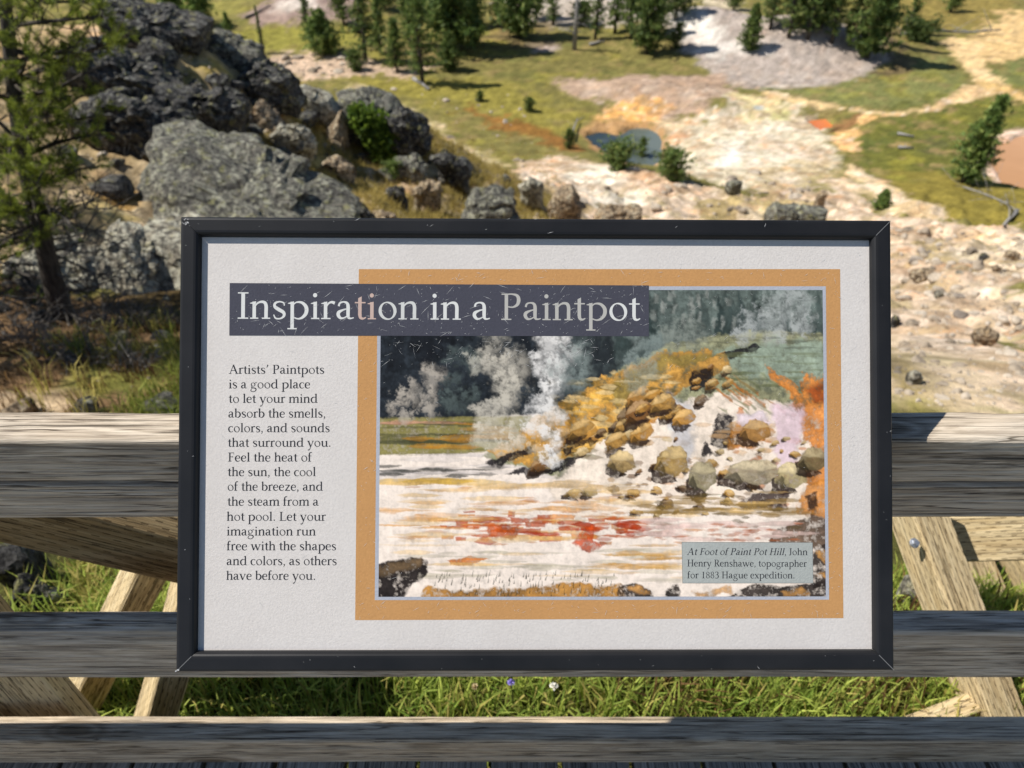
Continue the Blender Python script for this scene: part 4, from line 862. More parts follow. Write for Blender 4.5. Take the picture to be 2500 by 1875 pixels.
# ------------------------------------------------------------------ boardwalk
mb = MB(); r = random.Random(4); xb = -2.6
while xb < 2.6:
    w = .138; dz = r.uniform(-.002, .002); y0, y1 = -2.2, .775 + r.uniform(-.004, .004)
    X0, X1, b = xb + .003, xb + w - .003, .003
    prof = [(X0, -.038), (X1, -.038), (X1, -b), (X1 - b, 0), (X0 + b, 0), (X0, -b)]
    vv = [(a, y0, c + dz) for a, c in prof] + [(a, y1, c + dz) for a, c in prof]; k = 6
    mb.add(vv, [(i, (i + 1) % k, k + (i + 1) % k, k + i) for i in range(k)] + [tuple(range(k))[::-1], tuple(range(k, 2 * k))]); xb += w + .004
for yy in (-1.6, .6):
    mb.add([(-2.6, yy, -.2), (2.6, yy, -.2), (2.6, yy + .045, -.2), (-2.6, yy + .045, -.2), (-2.6, yy, -.04), (2.6, yy, -.04), (2.6, yy + .045, -.04), (-2.6, yy + .045, -.04)],
           [(3, 2, 1, 0), (4, 5, 6, 7), (0, 1, 5, 4), (1, 2, 6, 5), (2, 3, 7, 6), (3, 0, 4, 7)])
tag(mb.build('boardwalk', M['deck']), 'dark weathered boardwalk planks at the foot of the fence', None, None, 'structure')

# ------------------------------------------------------------------ fence
fence = empty('fence', (0, .73, 0), 'weathered wooden fence of three grey plank rails with timber braces', 'fence')
FO = np.array([0, .73, 0])
def rail(y0, y1, z0, z1, mat, seed, crack=None, rnd=.006, wane=None, knot=None, label=None):
    r = np.random.RandomState(seed); nx = 360; X = np.linspace(-2.1, 2.1, nx); pts, nor = [], []
    cy, cz = (y0 + y1) / 2, (z0 + z1) / 2; hy, hz = (y1 - y0) / 2, (z1 - z0) / 2
    def side(a, b, m): return np.linspace(a, b, m)
    for zz in side(-hz + rnd, hz - rnd, 84): pts.append((-hy, zz)); nor.append((-1, 0))
    for a in np.linspace(0, math.pi / 2, 6)[1:-1]: pts.append((-hy + rnd - rnd * math.cos(a), hz - rnd + rnd * math.sin(a))); nor.append((-math.cos(a), math.sin(a)))
    for yy in side(-hy + rnd, hy - rnd, 30): pts.append((yy, hz)); nor.append((0, 1))
    for a in np.linspace(0, math.pi / 2, 6)[1:-1]: pts.append((hy - rnd + rnd * math.sin(a), hz - rnd + rnd * math.cos(a))); nor.append((math.sin(a), math.cos(a)))
    for zz in side(hz - rnd, -hz + rnd, 6): pts.append((hy, zz)); nor.append((1, 0))
    for yy in side(hy - rnd, -hy + rnd, 5): pts.append((yy, -hz)); nor.append((0, -1))
    pts = np.array(pts); nor = np.array(nor); k = len(pts); V = np.zeros((nx, k, 3))
    s = np.arange(k) * .37 + seed * 10
    disp = .0011 * fbm(X[:, None] * 1.6 + seed, s[None] * 1.0, 0, 3) + .0011 * pn(X[:, None] * 2.2 + seed, s[None] * 1.15, 4.) + .0005 * pn(X[:, None] * 14 + seed, s[None] * 2.2, 4.)
    disp += .0016 * pn(X[:, None] * 2.0, seed + 0 * s[None], 0)
    front = (nor[:, 0] < -.9)[None] * 1.0
    if crack is not None:
        cz_ = crack + .004 * pn(X * 2.1, seed * 1.0, 0) + .0018 * pn(X * 11, seed * 2.0, 0); op = sstep(-.25, .2, pn(X * 1.3 + 3, seed * 3.0, 0))
        dd = np.abs((pts[:, 1] + cz)[None] - cz_[:, None]); disp -= front * .016 * np.exp(-(dd / .0026) ** 2) * (.45 + .55 * op[:, None])
    if wane:
        tp = sstep(hz - .035, hz, pts[:, 1]) * sstep(hy * .2, -hy, pts[:, 0]); disp -= tp[None] * wane * (sstep(.2, -.9, X)[:, None]) * (.8 + .3 * pn(X[:, None] * 2, 1., 0))
    # end-edge nicks along the arris
    ar = (np.abs(nor[:, 0] * nor[:, 1]) > .1)[None]; disp -= ar * .004 * np.maximum(0, fbm(X[:, None] * 7, seed + 3.0, 0, 3) - .15)
    lift = .003 * pn(X * .9, seed * 5.0, 0)
    V[:, :, 0] = X[:, None]; V[:, :, 1] = cy + pts[None, :, 0] + nor[None, :, 0] * disp; V[:, :, 2] = cz + pts[None, :, 1] + nor[None, :, 1] * disp + lift[:, None]
    q = np.arange((nx - 1) * k); i, j = q // k, q % k; a = i * k + j; b = i * k + (j + 1) % k
    fc = np.stack([a, b, b + k, a + k], 1)
    o = mesh('rail', V.reshape(-1, 3), fc, M[mat], fence, FO, smooth=True)
    if label: o['label'] = label
    return o
rail(.700, .755, .744, .893, 'rail', 1, crack=.815, label='top rail, silvery and cracked along its face')
rail(.700, .743, .338, .476, 'rail', 2, rnd=.008, wane=.014, label='middle rail, smooth grey with rounded left edge')
rail(.696, .746, .041, .129, 'rail_low', 3, label='lowest rail, browner, resting just above the boards')
def beam(p0, p1, w, t, mat, seed=0, side=None, name='brace', label=None, ndiv=14):
    """squared timber from p0 to p1; w across the view, t in depth; own local z runs along the grain"""
    p0, p1 = np.asarray(p0, float), np.asarray(p1, float); L = np.linalg.norm(p1 - p0); az = (p1 - p0) / L
    ref = np.array([0, 1.0, 0]) if side is None else np.asarray(side, float); ax = np.cross(ref, az); ax /= np.linalg.norm(ax); ay = np.cross(az, ax)
    b = min(w, t) * .07; hw, ht = w / 2, t / 2
    prof = [(-hw + b, -ht), (hw - b, -ht), (hw, -ht + b), (hw, ht - b), (hw - b, ht), (-hw + b, ht), (-hw, ht - b), (-hw, -ht + b)]; k = 8; V, Fq = [], []
    for i in range(ndiv + 1):
        z = L * i / ndiv
        for a, c in prof:
            j = .0015 * float(pn(z * 3 + seed, a * 20, c * 20)); V.append((a + j, c + j, z))
    Fq = [(i * k + j, i * k + (j + 1) % k, (i + 1) * k + (j + 1) % k, (i + 1) * k + j) for i in range(ndiv) for j in range(k)]
    Fq += [tuple(range(k))[::-1], tuple(ndiv * k + j for j in range(k))]
    o = mesh(name, V, Fq, M[mat], fence); R = np.stack([ax, ay, az], 1)
    from mathutils import Matrix
    m4 = Matrix(((*R[0], p0[0] - FO[0]), (*R[1], p0[1] - FO[1]), (*R[2], p0[2] - FO[2]), (0, 0, 0, 1))); o.matrix_local = m4
    if label: o['label'] = label
    return o, R, p0
beam(at(-160, 1195, .84), at(560, 1378, .92), .13, .05, 'brace_dark', 1, label='brown brace slanting behind the top rail')
beam(at(-378, 1200, .80), at(219, 1860, .80), .165, .045, 'brace', 2, label='wide knotty brace leaning across the left')
beam(at(415, 1270, 1.12), at(185, 1735, 1.0), .07, .10, 'brace', 3, side=(-.42, .9, 0), label='tan post with pale edge behind the middle rail')
beam(at(480, 1400, 1.02), at(335, 1900, .86), .068, .10, 'brace', 4, side=(-.42, .9, 0), label='pale edged post beside the lower grass gap')
o, R, p0 = beam(at(2205, 1160, 1.42), at(2475, 1880, .86), .105, .105, 'brace', 5, side=(-.30, .92, -.2), label='pale bolted leg at the right')
bb = MB(); _d = ray(2232, 1326); _q = p0 - R[:, 1] * .0525; bc = CAM + _d * (((_q - CAM) @ R[:, 1]) / (_d @ R[:, 1]))
def bolt(c, parent):
    m = MB(); n = 12
    for (rad, y0, y1) in ((.013, 0, -.003), (.0085, -.003, -.011)):
        kk = 6 if rad < .01 else n; V = [(rad * math.cos(6.2832 * i / kk), y0, rad * math.sin(6.2832 * i / kk)) for i in range(kk)] + [(rad * .9 * math.cos(6.2832 * i / kk), y1, rad * .9 * math.sin(6.2832 * i / kk)) for i in range(kk)]
        V = np.array(V); V = V[:, :1] * R[:, 0] + V[:, 1:2] * R[:, 1] + V[:, 2:] * R[:, 2]
        m.add(V + c, [(i, (i + 1) % kk, kk + (i + 1) % kk, kk + i) for i in range(kk)] + [tuple(range(kk, 2 * kk))])
    mm = N('galvanised', .45, .5); mm.b.inputs['Metallic'].default_value = .8; nz = mm.noise(mm.map((60, 60, 60)), 2, 4)
    mm.color(mm.ramp(nz, [(.35, (.35, .37, .40)), (.6, (.5, .52, .55)), (.72, (.22, .09, .03))]))
    ob = m.build('bolt', mm.m); ob.parent = parent; ob.matrix_parent_inverse = (fence.matrix_basis @ parent.matrix_local).inverted(); return ob
bpy.context.view_layer.update()
bolt(bc, o)
beam(at(2280, 1312, 1.42), at(2760, 1292, 1.30), .13, .06, 'brace', 6, side=(0, .8, -.6), label='pale cross piece behind the bolted leg')
beam(at(2300, 1230, 1.75), at(2540, 1800, 1.15), .13, .10, 'brace', 7, side=(-.3, .9, -.2), label='second pale leg in the shade of the cross piece')
beam(at(2425, 1240, 1.7), at(2660, 1640, 1.3), .10, .10, 'brace', 8, side=(-.4, .9, -.1), label='rear leg at the far right')
beam(at(2180, 1800, .9), at(2400, 1715, .98), .06, .05, 'brace', 9, label='short foot block under the bolted leg')

# ------------------------------------------------------------------ sign
CORN = [(440, 528), (2177, 537), (2184, 1638), (427, 1642)]     # TL TR BR BL of the frame front
rr = [ray(*c) for c in CORN]
_m = np.stack([rr[0], -rr[1], rr[2], -rr[3]], 1); _u, _s, _vt = np.linalg.svd(_m); zz = np.abs(_vt[3]); zz = zz / zz.mean() * 0.895
PC = [CAM + rr[i] * zz[i] for i in range(4)]
CEN = sum(PC) / 4; AX = (PC[1] - PC[0]) + (PC[2] - PC[3]); WID = np.linalg.norm(AX) / 2; AX /= np.linalg.norm(AX)
AU = (PC[0] - PC[3]) + (PC[1] - PC[2]); AU -= AX * (AU @ AX); HEI = np.linalg.norm(((PC[0] - PC[3]) + (PC[1] - PC[2])) / 2); AU /= np.linalg.norm(AU); AN = np.cross(AX, AU)
_Pb = toxy(POOL_PX['blue']); print('POOL', T0(_Pb[:, 0], _Pb[:, 1]), LEVEL, _Pb)
print('SIGN', WID, HEI, AN, zz)
PANEL_DEPTH = .0085
sign = empty('information_sign', CEN, 'framed interpretive sign with title banner, text column and watercolour landscape', 'sign')
from mathutils import Matrix
sign.matrix_world = Matrix(((AX[0], AU[0], AN[0], CEN[0]), (AX[1], AU[1], AN[1], CEN[1]), (AX[2], AU[2], AN[2], CEN[2]), (0, 0, 0, 1)))
def sp(px, py, depth=PANEL_DEPTH):
    """photo pixel -> local x,y on the panel face"""
    d = ray(px, py); o = CEN - AN * depth; t = ((o - CAM) @ AN) / (d @ AN); q = CAM + t * d - CEN; return np.array([q @ AX, q @ AU])
bx, by = WID / 2, HEI / 2
fm = N('black_powder_coat', .4, .22); fm.bump(fm.noise(fm.map((900, 900, 900)), 1.0, 3), .12, .0006)
fz = fm.noise(fm.map((9, 9, 9)), 1.0, 4); fm.color(fm.ramp(fz, [(.3, (.009, .0095, .0105)), (.7, (.017, .017, .018))]))
FW = .0245
prof = [(0, -.036), (0, -.004), (.0006, -.0018), (.002, -.0004), (.004, 0), (.016, .0002), (.0185, -.0002), (.0205, -.0014), (.022, -.0036), (.0226, -.0065), (.0226, -.018), (.018, -.034)]
for name, a, b in (('top', (-1, 1), (1, 1)), ('right', (1, 1), (1, -1)), ('bottom', (1, -1), (-1, -1)), ('left', (-1, -1), (-1, 1))):
    V = []; A = np.array([a[0] * bx, a[1] * by]); Bq = np.array([b[0] * bx, b[1] * by]); d = (Bq - A) / np.linalg.norm(Bq - A); inn = np.array([d[1], -d[0]]); ns = 20; gap = .00025
    for i in range(ns + 1):
        for (u, w) in prof:
            s0 = u + gap; L = np.linalg.norm(Bq - A); s = s0 + (L - 2 * s0) * i / ns; q = A + d * s + inn * u; V.append((q[0], q[1], w))
    k = len(prof)
    Fq = [(i * k + j, (i + 1) * k + j, (i + 1) * k + (j + 1) % k, i * k + (j + 1) % k) for i in range(ns) for j in range(k)] + [tuple(range(k)), tuple(ns * k + j for j in range(k))[::-1]]
    mesh('frame_bar', V, Fq, fm.m, sign, smooth=False)
def sheet(name, pts, depth, mat, parent, col=None):
    return mesh(name, [(p[0], p[1], -depth) for p in pts], [tuple(range(len(pts)))[::-1]], mat, parent)
def print_mat(name, c, rough=.5, tex=.35):
    n = N(name, .7, .08); f = n.noise(n.map((420, 420, 420)), 1.0, 4, .6); g = n.noise(n.map((14, 10, 10)), 1.0, 5, .6)
    cc = n.mix(1.0, c, n.ramp(f, [(.3, (.93, .93, .93)), (.7, (1.05, 1.05, 1.05))]), 'MULTIPLY'); cc = n.mix(1.0, cc, n.ramp(g, [(.3, (.955, .95, .945)), (.7, (1.02, 1.02, 1.02))]), 'MULTIPLY')
    n.bump(f, tex, .0009); return n.color(cc)
PD = PANEL_DEPTH
pm = print_mat('panel_sheet', (.56, .527, .495))
q = [(-bx + .019, by - .019), (bx - .019, by - .019), (bx - .019, -by + .019), (-bx + .019, -by + .019)]
panel = mesh('panel', [(*p, -PD) for p in q] + [(*p, -PD - .006) for p in q], [(3, 2, 1, 0), (4, 5, 6, 7), (0, 1, 5, 4), (1, 2, 6, 5), (2, 3, 7, 6), (3, 0, 4, 7)], pm, sign)
sheet('picture_border', [sp(876, 657), sp(2051, 657), sp(2059, 1509), sp(867, 1514)], PD - .00008, print_mat('ochre_print', (.46, .245, .095)), panel)
sheet('picture_mount', [sp(922, 699), sp(2016, 699), sp(2024, 1464), sp(915, 1465)], PD - .00014, print_mat('grey_mount', (.36, .375, .42)), panel)
sheet('title_banner', [sp(561, 691), sp(1584, 697), sp(1584, 821), sp(560, 819)], PD - .00030, print_mat('slate_print', (.056, .057, .074), .5), panel)
sheet('caption_plate', [sp(1665, 1324), sp(1983, 1325), sp(1984.5, 1423), sp(1667, 1423)], PD - .00030, print_mat('caption_print', (.335, .355, .335)), panel)
qb = [sp(1664, 1323), sp(1984, 1324), sp(1985.5, 1424), sp(1666, 1424)]
sheet('caption_edge', qb, PD - .00025, print_mat('caption_rim', (.16, .16, .15)), panel)

# watercolour: a loose hot spring hillside in the printed picture's colours
PW, PH = 660, 452
X0p, Y0p, X1p, Y1p = 925, 706, 2017, 1457
gx, gy_ = np.meshgrid(np.linspace(X0p, X1p, PW), np.linspace(Y0p, Y1p, PH))
n1 = fbm(gx / 60, gy_ / 60, 1.5, 5, .6); n2 = fbm(gx / 60, gy_ / 60, 8.5, 5, .6); n3 = fbm(gx / 14, gy_ / 14, 3.5, 4, .6); nh = fbm(gx / 90, gy_ / 9, 6.5, 4, .6)
def L_(c): return s2l(c)
img = np.zeros((PH, PW, 3))
up = L_((54, 60, 66)); upr = L_((112, 122, 116)); k = sstep(1250, 1750, gx + 60 * n1)[..., None]
img[:] = up * (1 - k) + upr * k
img *= (1 + .35 * n3 + .3 * n1)[..., None].clip(.5, 1.7)
def wash(poly, col, a=1.0, soft=3., warp=10., tex=.15, flat=False):
    global img
    P = np.array(poly, float); x0, y0 = P.min(0) - 40; x1, y1 = P.max(0) + 40
    i0, i1 = max(0, int((y0 - Y0p) / (Y1p - Y0p) * PH)), min(PH, int((y1 - Y0p) / (Y1p - Y0p) * PH) + 2); j0, j1 = max(0, int((x0 - X0p) / (X1p - X0p) * PW)), min(PW, int((x1 - X0p) / (X1p - X0p) * PW) + 2)
    if i1 <= i0 or j1 <= j0: return
    sl = (slice(i0, i1), slice(j0, j1)); nn_ = nh if flat else n1
    d = poly_sd(gx[sl] + warp * n2[sl] + .25 * warp * n3[sl], gy_[sl] + warp * nn_[sl] * (.4 if flat else 1) + .25 * warp * n3[sl], P)
    k = (sstep(soft, -soft, d) * a * np.clip(1 + tex * 2 * n3[sl], 0, 1.0))[..., None]; c = L_(col) * (1 + tex * 1.6 * n1[sl] + tex * n3[sl])[..., None]
    edge = (np.exp(-(d / 5.) ** 2) * .18)[..., None]
    img[sl] = img[sl] * (1 - k) + np.clip(c * (1 - edge), .004, 1) * k
def streaks(x0, x1, y0, y1, n, col, l0, l1, h0, h1, a, seed):
    r = np.random.RandomState(seed)
    for _ in range(n):
        cx, cy, l, h = r.uniform(x0, x1), r.uniform(y0, y1), r.uniform(l0, l1), r.uniform(h0, h1)
        wash([(cx - l, cy), (cx - l * .3, cy - h), (cx + l * .5, cy - h * .8), (cx + l, cy), (cx + l * .4, cy + h), (cx - l * .5, cy + h * .7)], col, a * r.uniform(.6, 1), 2, 5, .15, True)
r = np.random.RandomState(8)
for i in range(46):     # far firs
    cx = r.uniform(1570, 2017) if i < 26 else r.uniform(925, 1600); t = r.uniform(690, 760); b = t + r.uniform(120, 220); c = (66, 78, 76) if cx > 1500 else (38, 42, 48)
    wash([(cx, t), (cx + 16, b - 60), (cx + 24, b), (cx - 24, b), (cx - 16, b - 60)], c, .55, 4, 12, .2)
for _ in range(26): 
    cx, cy = r.uniform(1560, 1800), r.uniform(706, 800); wash([(cx - 4, cy - 14), (cx + 5, cy - 10), (cx + 4, cy + 14), (cx - 5, cy + 10)], (176, 178, 170), .5, 3, 8)
# ground plane and flats
wash([(900, 1030), (1200, 1018), (1500, 1000), (2040, 1000), (2040, 1480), (900, 1480)], (248, 234, 220), 1, 4, 6, .04)
wash([(900, 1020), (1300, 1016), (1330, 1090), (1100, 1110), (900, 1112)], (150, 142, 92), 1, 3, 5, .2, True)
streaks(925, 1250, 1030, 1100, 26, (96, 96, 70), 40, 120, 2, 6, .7, 3); streaks(1000, 1240, 1035, 1095, 12, (206, 150, 60), 30, 80, 3, 9, .7, 4); streaks(925, 1150, 1028, 1034, 4, (214, 168, 140), 40, 100, 3, 5, .9, 5)
streaks(925, 1500, 1110, 1175, 12, (222, 212, 206), 60, 160, 4, 9, .6, 16)
# hill
wash([(1180, 1120), (1330, 1010), (1500, 910), (1640, 840), (1760, 815), (1900, 806), (2040, 815), (2040, 1200), (1500, 1200)], (166, 164, 132), 1, 4, 8, .2)
wash([(1700, 860), (1900, 830), (2040, 840), (2040, 950), (1850, 930)], (150, 164, 150), .8, 14, 20, .2)
wash([(1200, 1110), (1340, 1000), (1480, 925), (1620, 862), (1740, 852), (1740, 900), (1620, 990), (1430, 1100), (1300, 1150)], (196, 152, 82), 1, 4, 14, .35)
wash([(1480, 950), (1620, 866), (1760, 866), (1780, 880), (1640, 900), (1500, 1000)], (128, 122, 74), .7, 8, 14, .3)
wash([(1330, 1170), (1560, 1020), (1660, 980), (1800, 960), (2040, 1000), (2040, 1260), (1400, 1260)], (248, 232, 214), 1, 6, 16, .07)
for poly, c in [([(1390, 1000), (1470, 950), (1500, 975), (1420, 1020)], (228, 182, 96)), ([(1380, 1090), (1470, 1030), (1500, 1060), (1420, 1120)], (222, 178, 100)), ([(1480, 1010), (1580, 960), (1620, 985), (1530, 1050)], (226, 186, 116)), ([(1500, 1060), (1590, 1000), (1620, 1020), (1530, 1080)], (206, 148, 66)),
                ([(1630, 925), (1770, 860), (1785, 890), (1680, 950)], (196, 152, 84)), ([(1300, 1110), (1370, 1085), (1380, 1120), (1310, 1130)], (208, 170, 96))]: wash(poly, c, .95, 3, 10, .25)
for poly in [[(1690, 905), (1740, 895), (1740, 945), (1690, 962)], [(1610, 965), (1640, 960), (1640, 1005), (1600, 1010)], [(1480, 1045), (1500, 1030), (1515, 1070), (1490, 1080)], [(1376, 1095), (1398, 1085), (1402, 1108), (1384, 1112)], [(1180, 1135), (1250, 1105), (1290, 1090), (1300, 1105), (1220, 1140)], [(1240, 1160), (1330, 1128), (1400, 1115), (1405, 1135), (1300, 1165)],
             [(1735, 1085), (1760, 1005), (1790, 1020), (1795, 1085), (1760, 1095)], [(1712, 1110), (1725, 1072), (1745, 1110)], [(1765, 865), (1850, 838), (1865, 850), (1790, 880)]]: wash(poly, (46, 42, 46), .95, 3, 9, .3)
streaks(925, 1230, 1136, 1165, 12, (60, 64, 60), 20, 70, 2, 6, .8, 7)
streaks(1330, 1640, 900, 1120, 40, (112, 96, 52), 8, 34, 3, 9, .7, 31); streaks(1380, 1640, 900, 1100, 34, (238, 212, 160), 8, 34, 3, 9, .8, 32); streaks(1450, 1900, 1010, 1180, 46, (224, 184, 136), 8, 34, 3, 9, .7, 33)
streaks(1780, 2010, 860, 960, 30, (120, 124, 88), 14, 46, 2, 4, .6, 34); streaks(1640, 2017, 812, 850, 14, (90, 92, 80), 20, 60, 2, 4, .6, 35); streaks(1500, 1900, 1100, 1240, 40, (128, 92, 56), 5, 16, 3, 7, .7, 36)
streaks(1800, 2010, 960, 1240, 40, (214, 132, 66), 6, 22, 3, 9, .75, 37); streaks(1000, 1700, 1180, 1330, 60, (214, 150, 96), 8, 34, 1.5, 4, .7, 38)
for _ in range(34):
    cx, cy, w_, h_ = r.uniform(1050, 1560), 1290 + r.normal() * 18, r.uniform(8, 34), r.uniform(2, 8); wash([(cx - w_, cy - h_), (cx + w_, cy - h_ * .8), (cx + w_ * .9, cy + h_), (cx - w_ * .9, cy + h_)], (204, 96, 44) if r.rand() < .6 else (228, 160, 92), .8, 2, 3, .2)
# orange scar on the right
wash([(2040, 890), (1990, 935), (1960, 915), (1975, 965), (1900, 905), (1870, 900), (1930, 965), (1950, 1020), (1980, 1100), (1950, 1170), (2040, 1200)], (210, 142, 76), .95, 4, 16, .3)
wash([(2017, 930), (1980, 950), (1990, 980), (2030, 980)], (170, 78, 40), .7, 8, 10, .2)
for _ in range(22):
    a = r.uniform(.2, 1.3); cx, cy = 1850 + r.uniform(-90, 90), 960 + r.uniform(-40, 50); l = r.uniform(14, 44); dx, dy = l * .8, l * .55
    wash([(cx - dx, cy - dy), (cx + dx, cy + dy - 5), (cx + dx, cy + dy + 5)], (206, 136, 66) if r.rand() < .5 else (142, 146, 106), .7, 3, 6, .2)
wash([(1890, 990), (1960, 985), (1965, 1060), (1930, 1180), (1900, 1130), (1895, 1050)], (232, 208, 214), .85, 10, 16, .08)
wash([(1790, 1040), (1860, 1010), (1890, 1060), (1840, 1100), (1780, 1095)], (190, 134, 66), .85, 4, 14, .35); wash([(1795, 1015), (1870, 1000), (1890, 1040), (1800, 1040)], (238, 222, 224), .9, 4, 10, .1)
wash([(1640, 960), (1680, 985), (1700, 1060), (1680, 1150), (1640, 1120), (1630, 1030)], (200, 200, 204), .7, 14, 18, .1)
# boulders down the ridge and on the flat: lit top, ochre side, dark foot
def pebble(cx, cy, w, h, c, tilt=0.0, dark=(60, 46, 40)):
    rot = lambda a, b: (cx + a * w * math.cos(tilt) - b * h * math.sin(tilt), cy + a * w * math.sin(tilt) + b * h * math.cos(tilt))
    c = np.array(c, float)
    wash([rot(-1.15, .3), rot(-.5, .1), rot(.1, .8), rot(.4, 1.25), rot(-.5, 1.5), rot(-1.2, 1.2)], dark, .92, 2, 6, .3)
    wash([rot(-1, .55), rot(-.75, -.4), rot(0, -.9), rot(.8, -.5), rot(1, .5), rot(.2, 1)], c * .84, .95, 2, 6, .25)
    wash([rot(-.8, -.2), rot(-.3, -.8), rot(.5, -.85), rot(.9, -.2), rot(.1, -.05)], c * .6 + np.array((254, 236, 200)) * .4, .9, 2, 5, .15)
    wash([rot(-.95, .5), rot(-.6, .05), rot(-.3, .9), rot(-.6, 1.0)], c * .45, .8, 2, 5, .3)
OCH = [(214, 168, 96), (230, 192, 124), (200, 150, 84), (240, 210, 156), (168, 122, 74), (222, 168, 88), (120, 92, 66)]
for i in range(44):
    t = r.rand(); cx, cy = 1290 + 480 * t + r.normal() * 16, 1125 - 245 * t + r.normal() * (14 + 34 * t * (1 - t) * 2) + 22
    k = r.uniform(9, 34) * (.7 + .5 * t * (1 - t) * 4); pebble(cx, cy, k, k * r.uniform(.5, .75), OCH[r.randint(7)], -.42)
for i in range(46):
    cx, cy = r.uniform(1480, 2000), r.uniform(1060, 1260); k = r.uniform(6, 20); pebble(cx, cy, k, k * r.uniform(.5, .8), OCH[r.randint(7)], r.normal() * .2)
for (cx, cy, w, h, c) in [(1640, 1125, 42, 42, (196, 164, 104)), (1716, 1160, 36, 42, (184, 172, 138)), (1840, 1150, 72, 34, (212, 196, 164)), (1935, 1160, 40, 34, (222, 204, 156)), (1515, 1125, 36, 26, (228, 196, 138)), (1400, 1205, 24, 13, (214, 178, 116)), (1436, 1200, 20, 14, (214, 186, 128)), (1990, 1120, 40, 30, (160, 142, 104)), (1846, 1050, 40, 30, (206, 158, 96))]: pebble(cx, cy, w, h, c)
wash([(1790, 1240), (1850, 1200), (1930, 1195), (1930, 1240), (1840, 1250)], (72, 56, 54), .9, 4, 10, .3); wash([(1940, 1250), (1980, 1180), (2040, 1170), (2040, 1270)], (206, 142, 72), .9, 4, 10, .3)
wash([(1970, 1215), (2000, 1205), (2000, 1240), (1975, 1250)], (56, 46, 44), .9, 4, 8, .3)
wash([(1880, 1320), (1900, 1290), (1980, 1255), (2040, 1270), (2040, 1340), (1890, 1345)], (112, 92, 76), .95, 4, 10, .4)
streaks(1560, 1960, 1210, 1260, 34, (170, 140, 84), 20, 70, 3, 8, .75, 9); streaks(1600, 1960, 1200, 1290, 24, (112, 96, 60), 8, 28, 2, 5, .7, 10)
# colour streaks on the flat
streaks(925, 1200, 1176, 1192, 4, (224, 186, 96), 60, 130, 5, 10, .9, 11); streaks(1150, 1480, 1176, 1196, 8, (234, 204, 160), 40, 120, 4, 9, .8, 12); streaks(930, 1500, 1220, 1320, 30, (236, 184, 122), 30, 90, 2, 7, .75, 13)
streaks(1080, 1560, 1262, 1312, 26, (212, 110, 50), 16, 60, 2, 7, .85, 14); streaks(1180, 1560, 1268, 1330, 26, (186, 72, 34), 10, 38, 3, 9, .85, 15)
wash([(1190, 1285), (1262, 1280), (1265, 1312), (1195, 1310)], (208, 104, 44), .85, 3, 8, .2); wash([(1400, 1330), (1426, 1284), (1446, 1282), (1448, 1322), (1476, 1330), (1436, 1346)], (204, 88, 40), .85, 3, 8, .3)
wash([(1090, 1366), (1150, 1358), (1190, 1366), (1150, 1380), (1100, 1378)], (218, 134, 56), .9, 2, 6, .2); streaks(1000, 1650, 1340, 1420, 40, (206, 196, 172), 20, 90, 2, 6, .6, 17); streaks(940, 1900, 1180, 1420, 44, (244, 206, 140), 30, 110, 2, 8, .6, 41); streaks(1480, 1660, 1330, 1400, 16, (214, 166, 90), 20, 70, 2, 7, .7, 18)
streaks(1560, 1960, 1270, 1320, 30, (236, 208, 196), 20, 70, 3, 7, .8, 19); streaks(1550, 1950, 1280, 1322, 26, (196, 112, 62), 6, 24, 2, 4, .7, 20)
# foreground bank, stones and grass
wash([(1040, 1440), (1200, 1438), (1400, 1428), (1520, 1436), (1540, 1470), (1030, 1470)], (166, 122, 58), .95, 5, 10, .35)
for _ in range(150):
    cx, cy, h = r.uniform(1060, 1500), r.uniform(1405, 1457), r.uniform(6, 16); wash([(cx, cy), (cx + 3, cy - h), (cx + 2.5, cy)], (62, 66, 54), .8, 1.2, 3, .2)
wash([(900, 1470), (900, 1392), (940, 1374), (1000, 1362), (1042, 1370), (1040, 1400), (1000, 1440), (985, 1470)], (58, 52, 50), 1, 3, 6, .4); wash([(905, 1400), (960, 1372), (1030, 1366), (1020, 1386), (940, 1408)], (120, 100, 76), .9, 5, 8, .35)
for poly in [[(1505, 1470), (1512, 1436), (1550, 1424), (1590, 1440), (1606, 1470)], [(1612, 1470), (1625, 1440), (1650, 1428), (1660, 1450), (1655, 1470)], [(1760, 1470), (1800, 1445), (1860, 1425), (1940, 1425), (2040, 1420), (2040, 1470)], [(1985, 1440), (1990, 1340), (2040, 1320), (2040, 1440)]]:
    wash(poly, (58, 50, 46), .95, 3, 8, .5)
for poly in [[(1530, 1440), (1560, 1428), (1590, 1445), (1570, 1452)], [(1900, 1440), (1960, 1430), (1980, 1455), (1910, 1456)], [(1990, 1350), (2020, 1345), (2020, 1380)], [(1690, 1445), (1780, 1432), (1790, 1450), (1700, 1456)], [(1995, 1400), (2020, 1395), (2020, 1420)]]: wash(poly, (206, 158, 98), .8, 4, 10, .4)
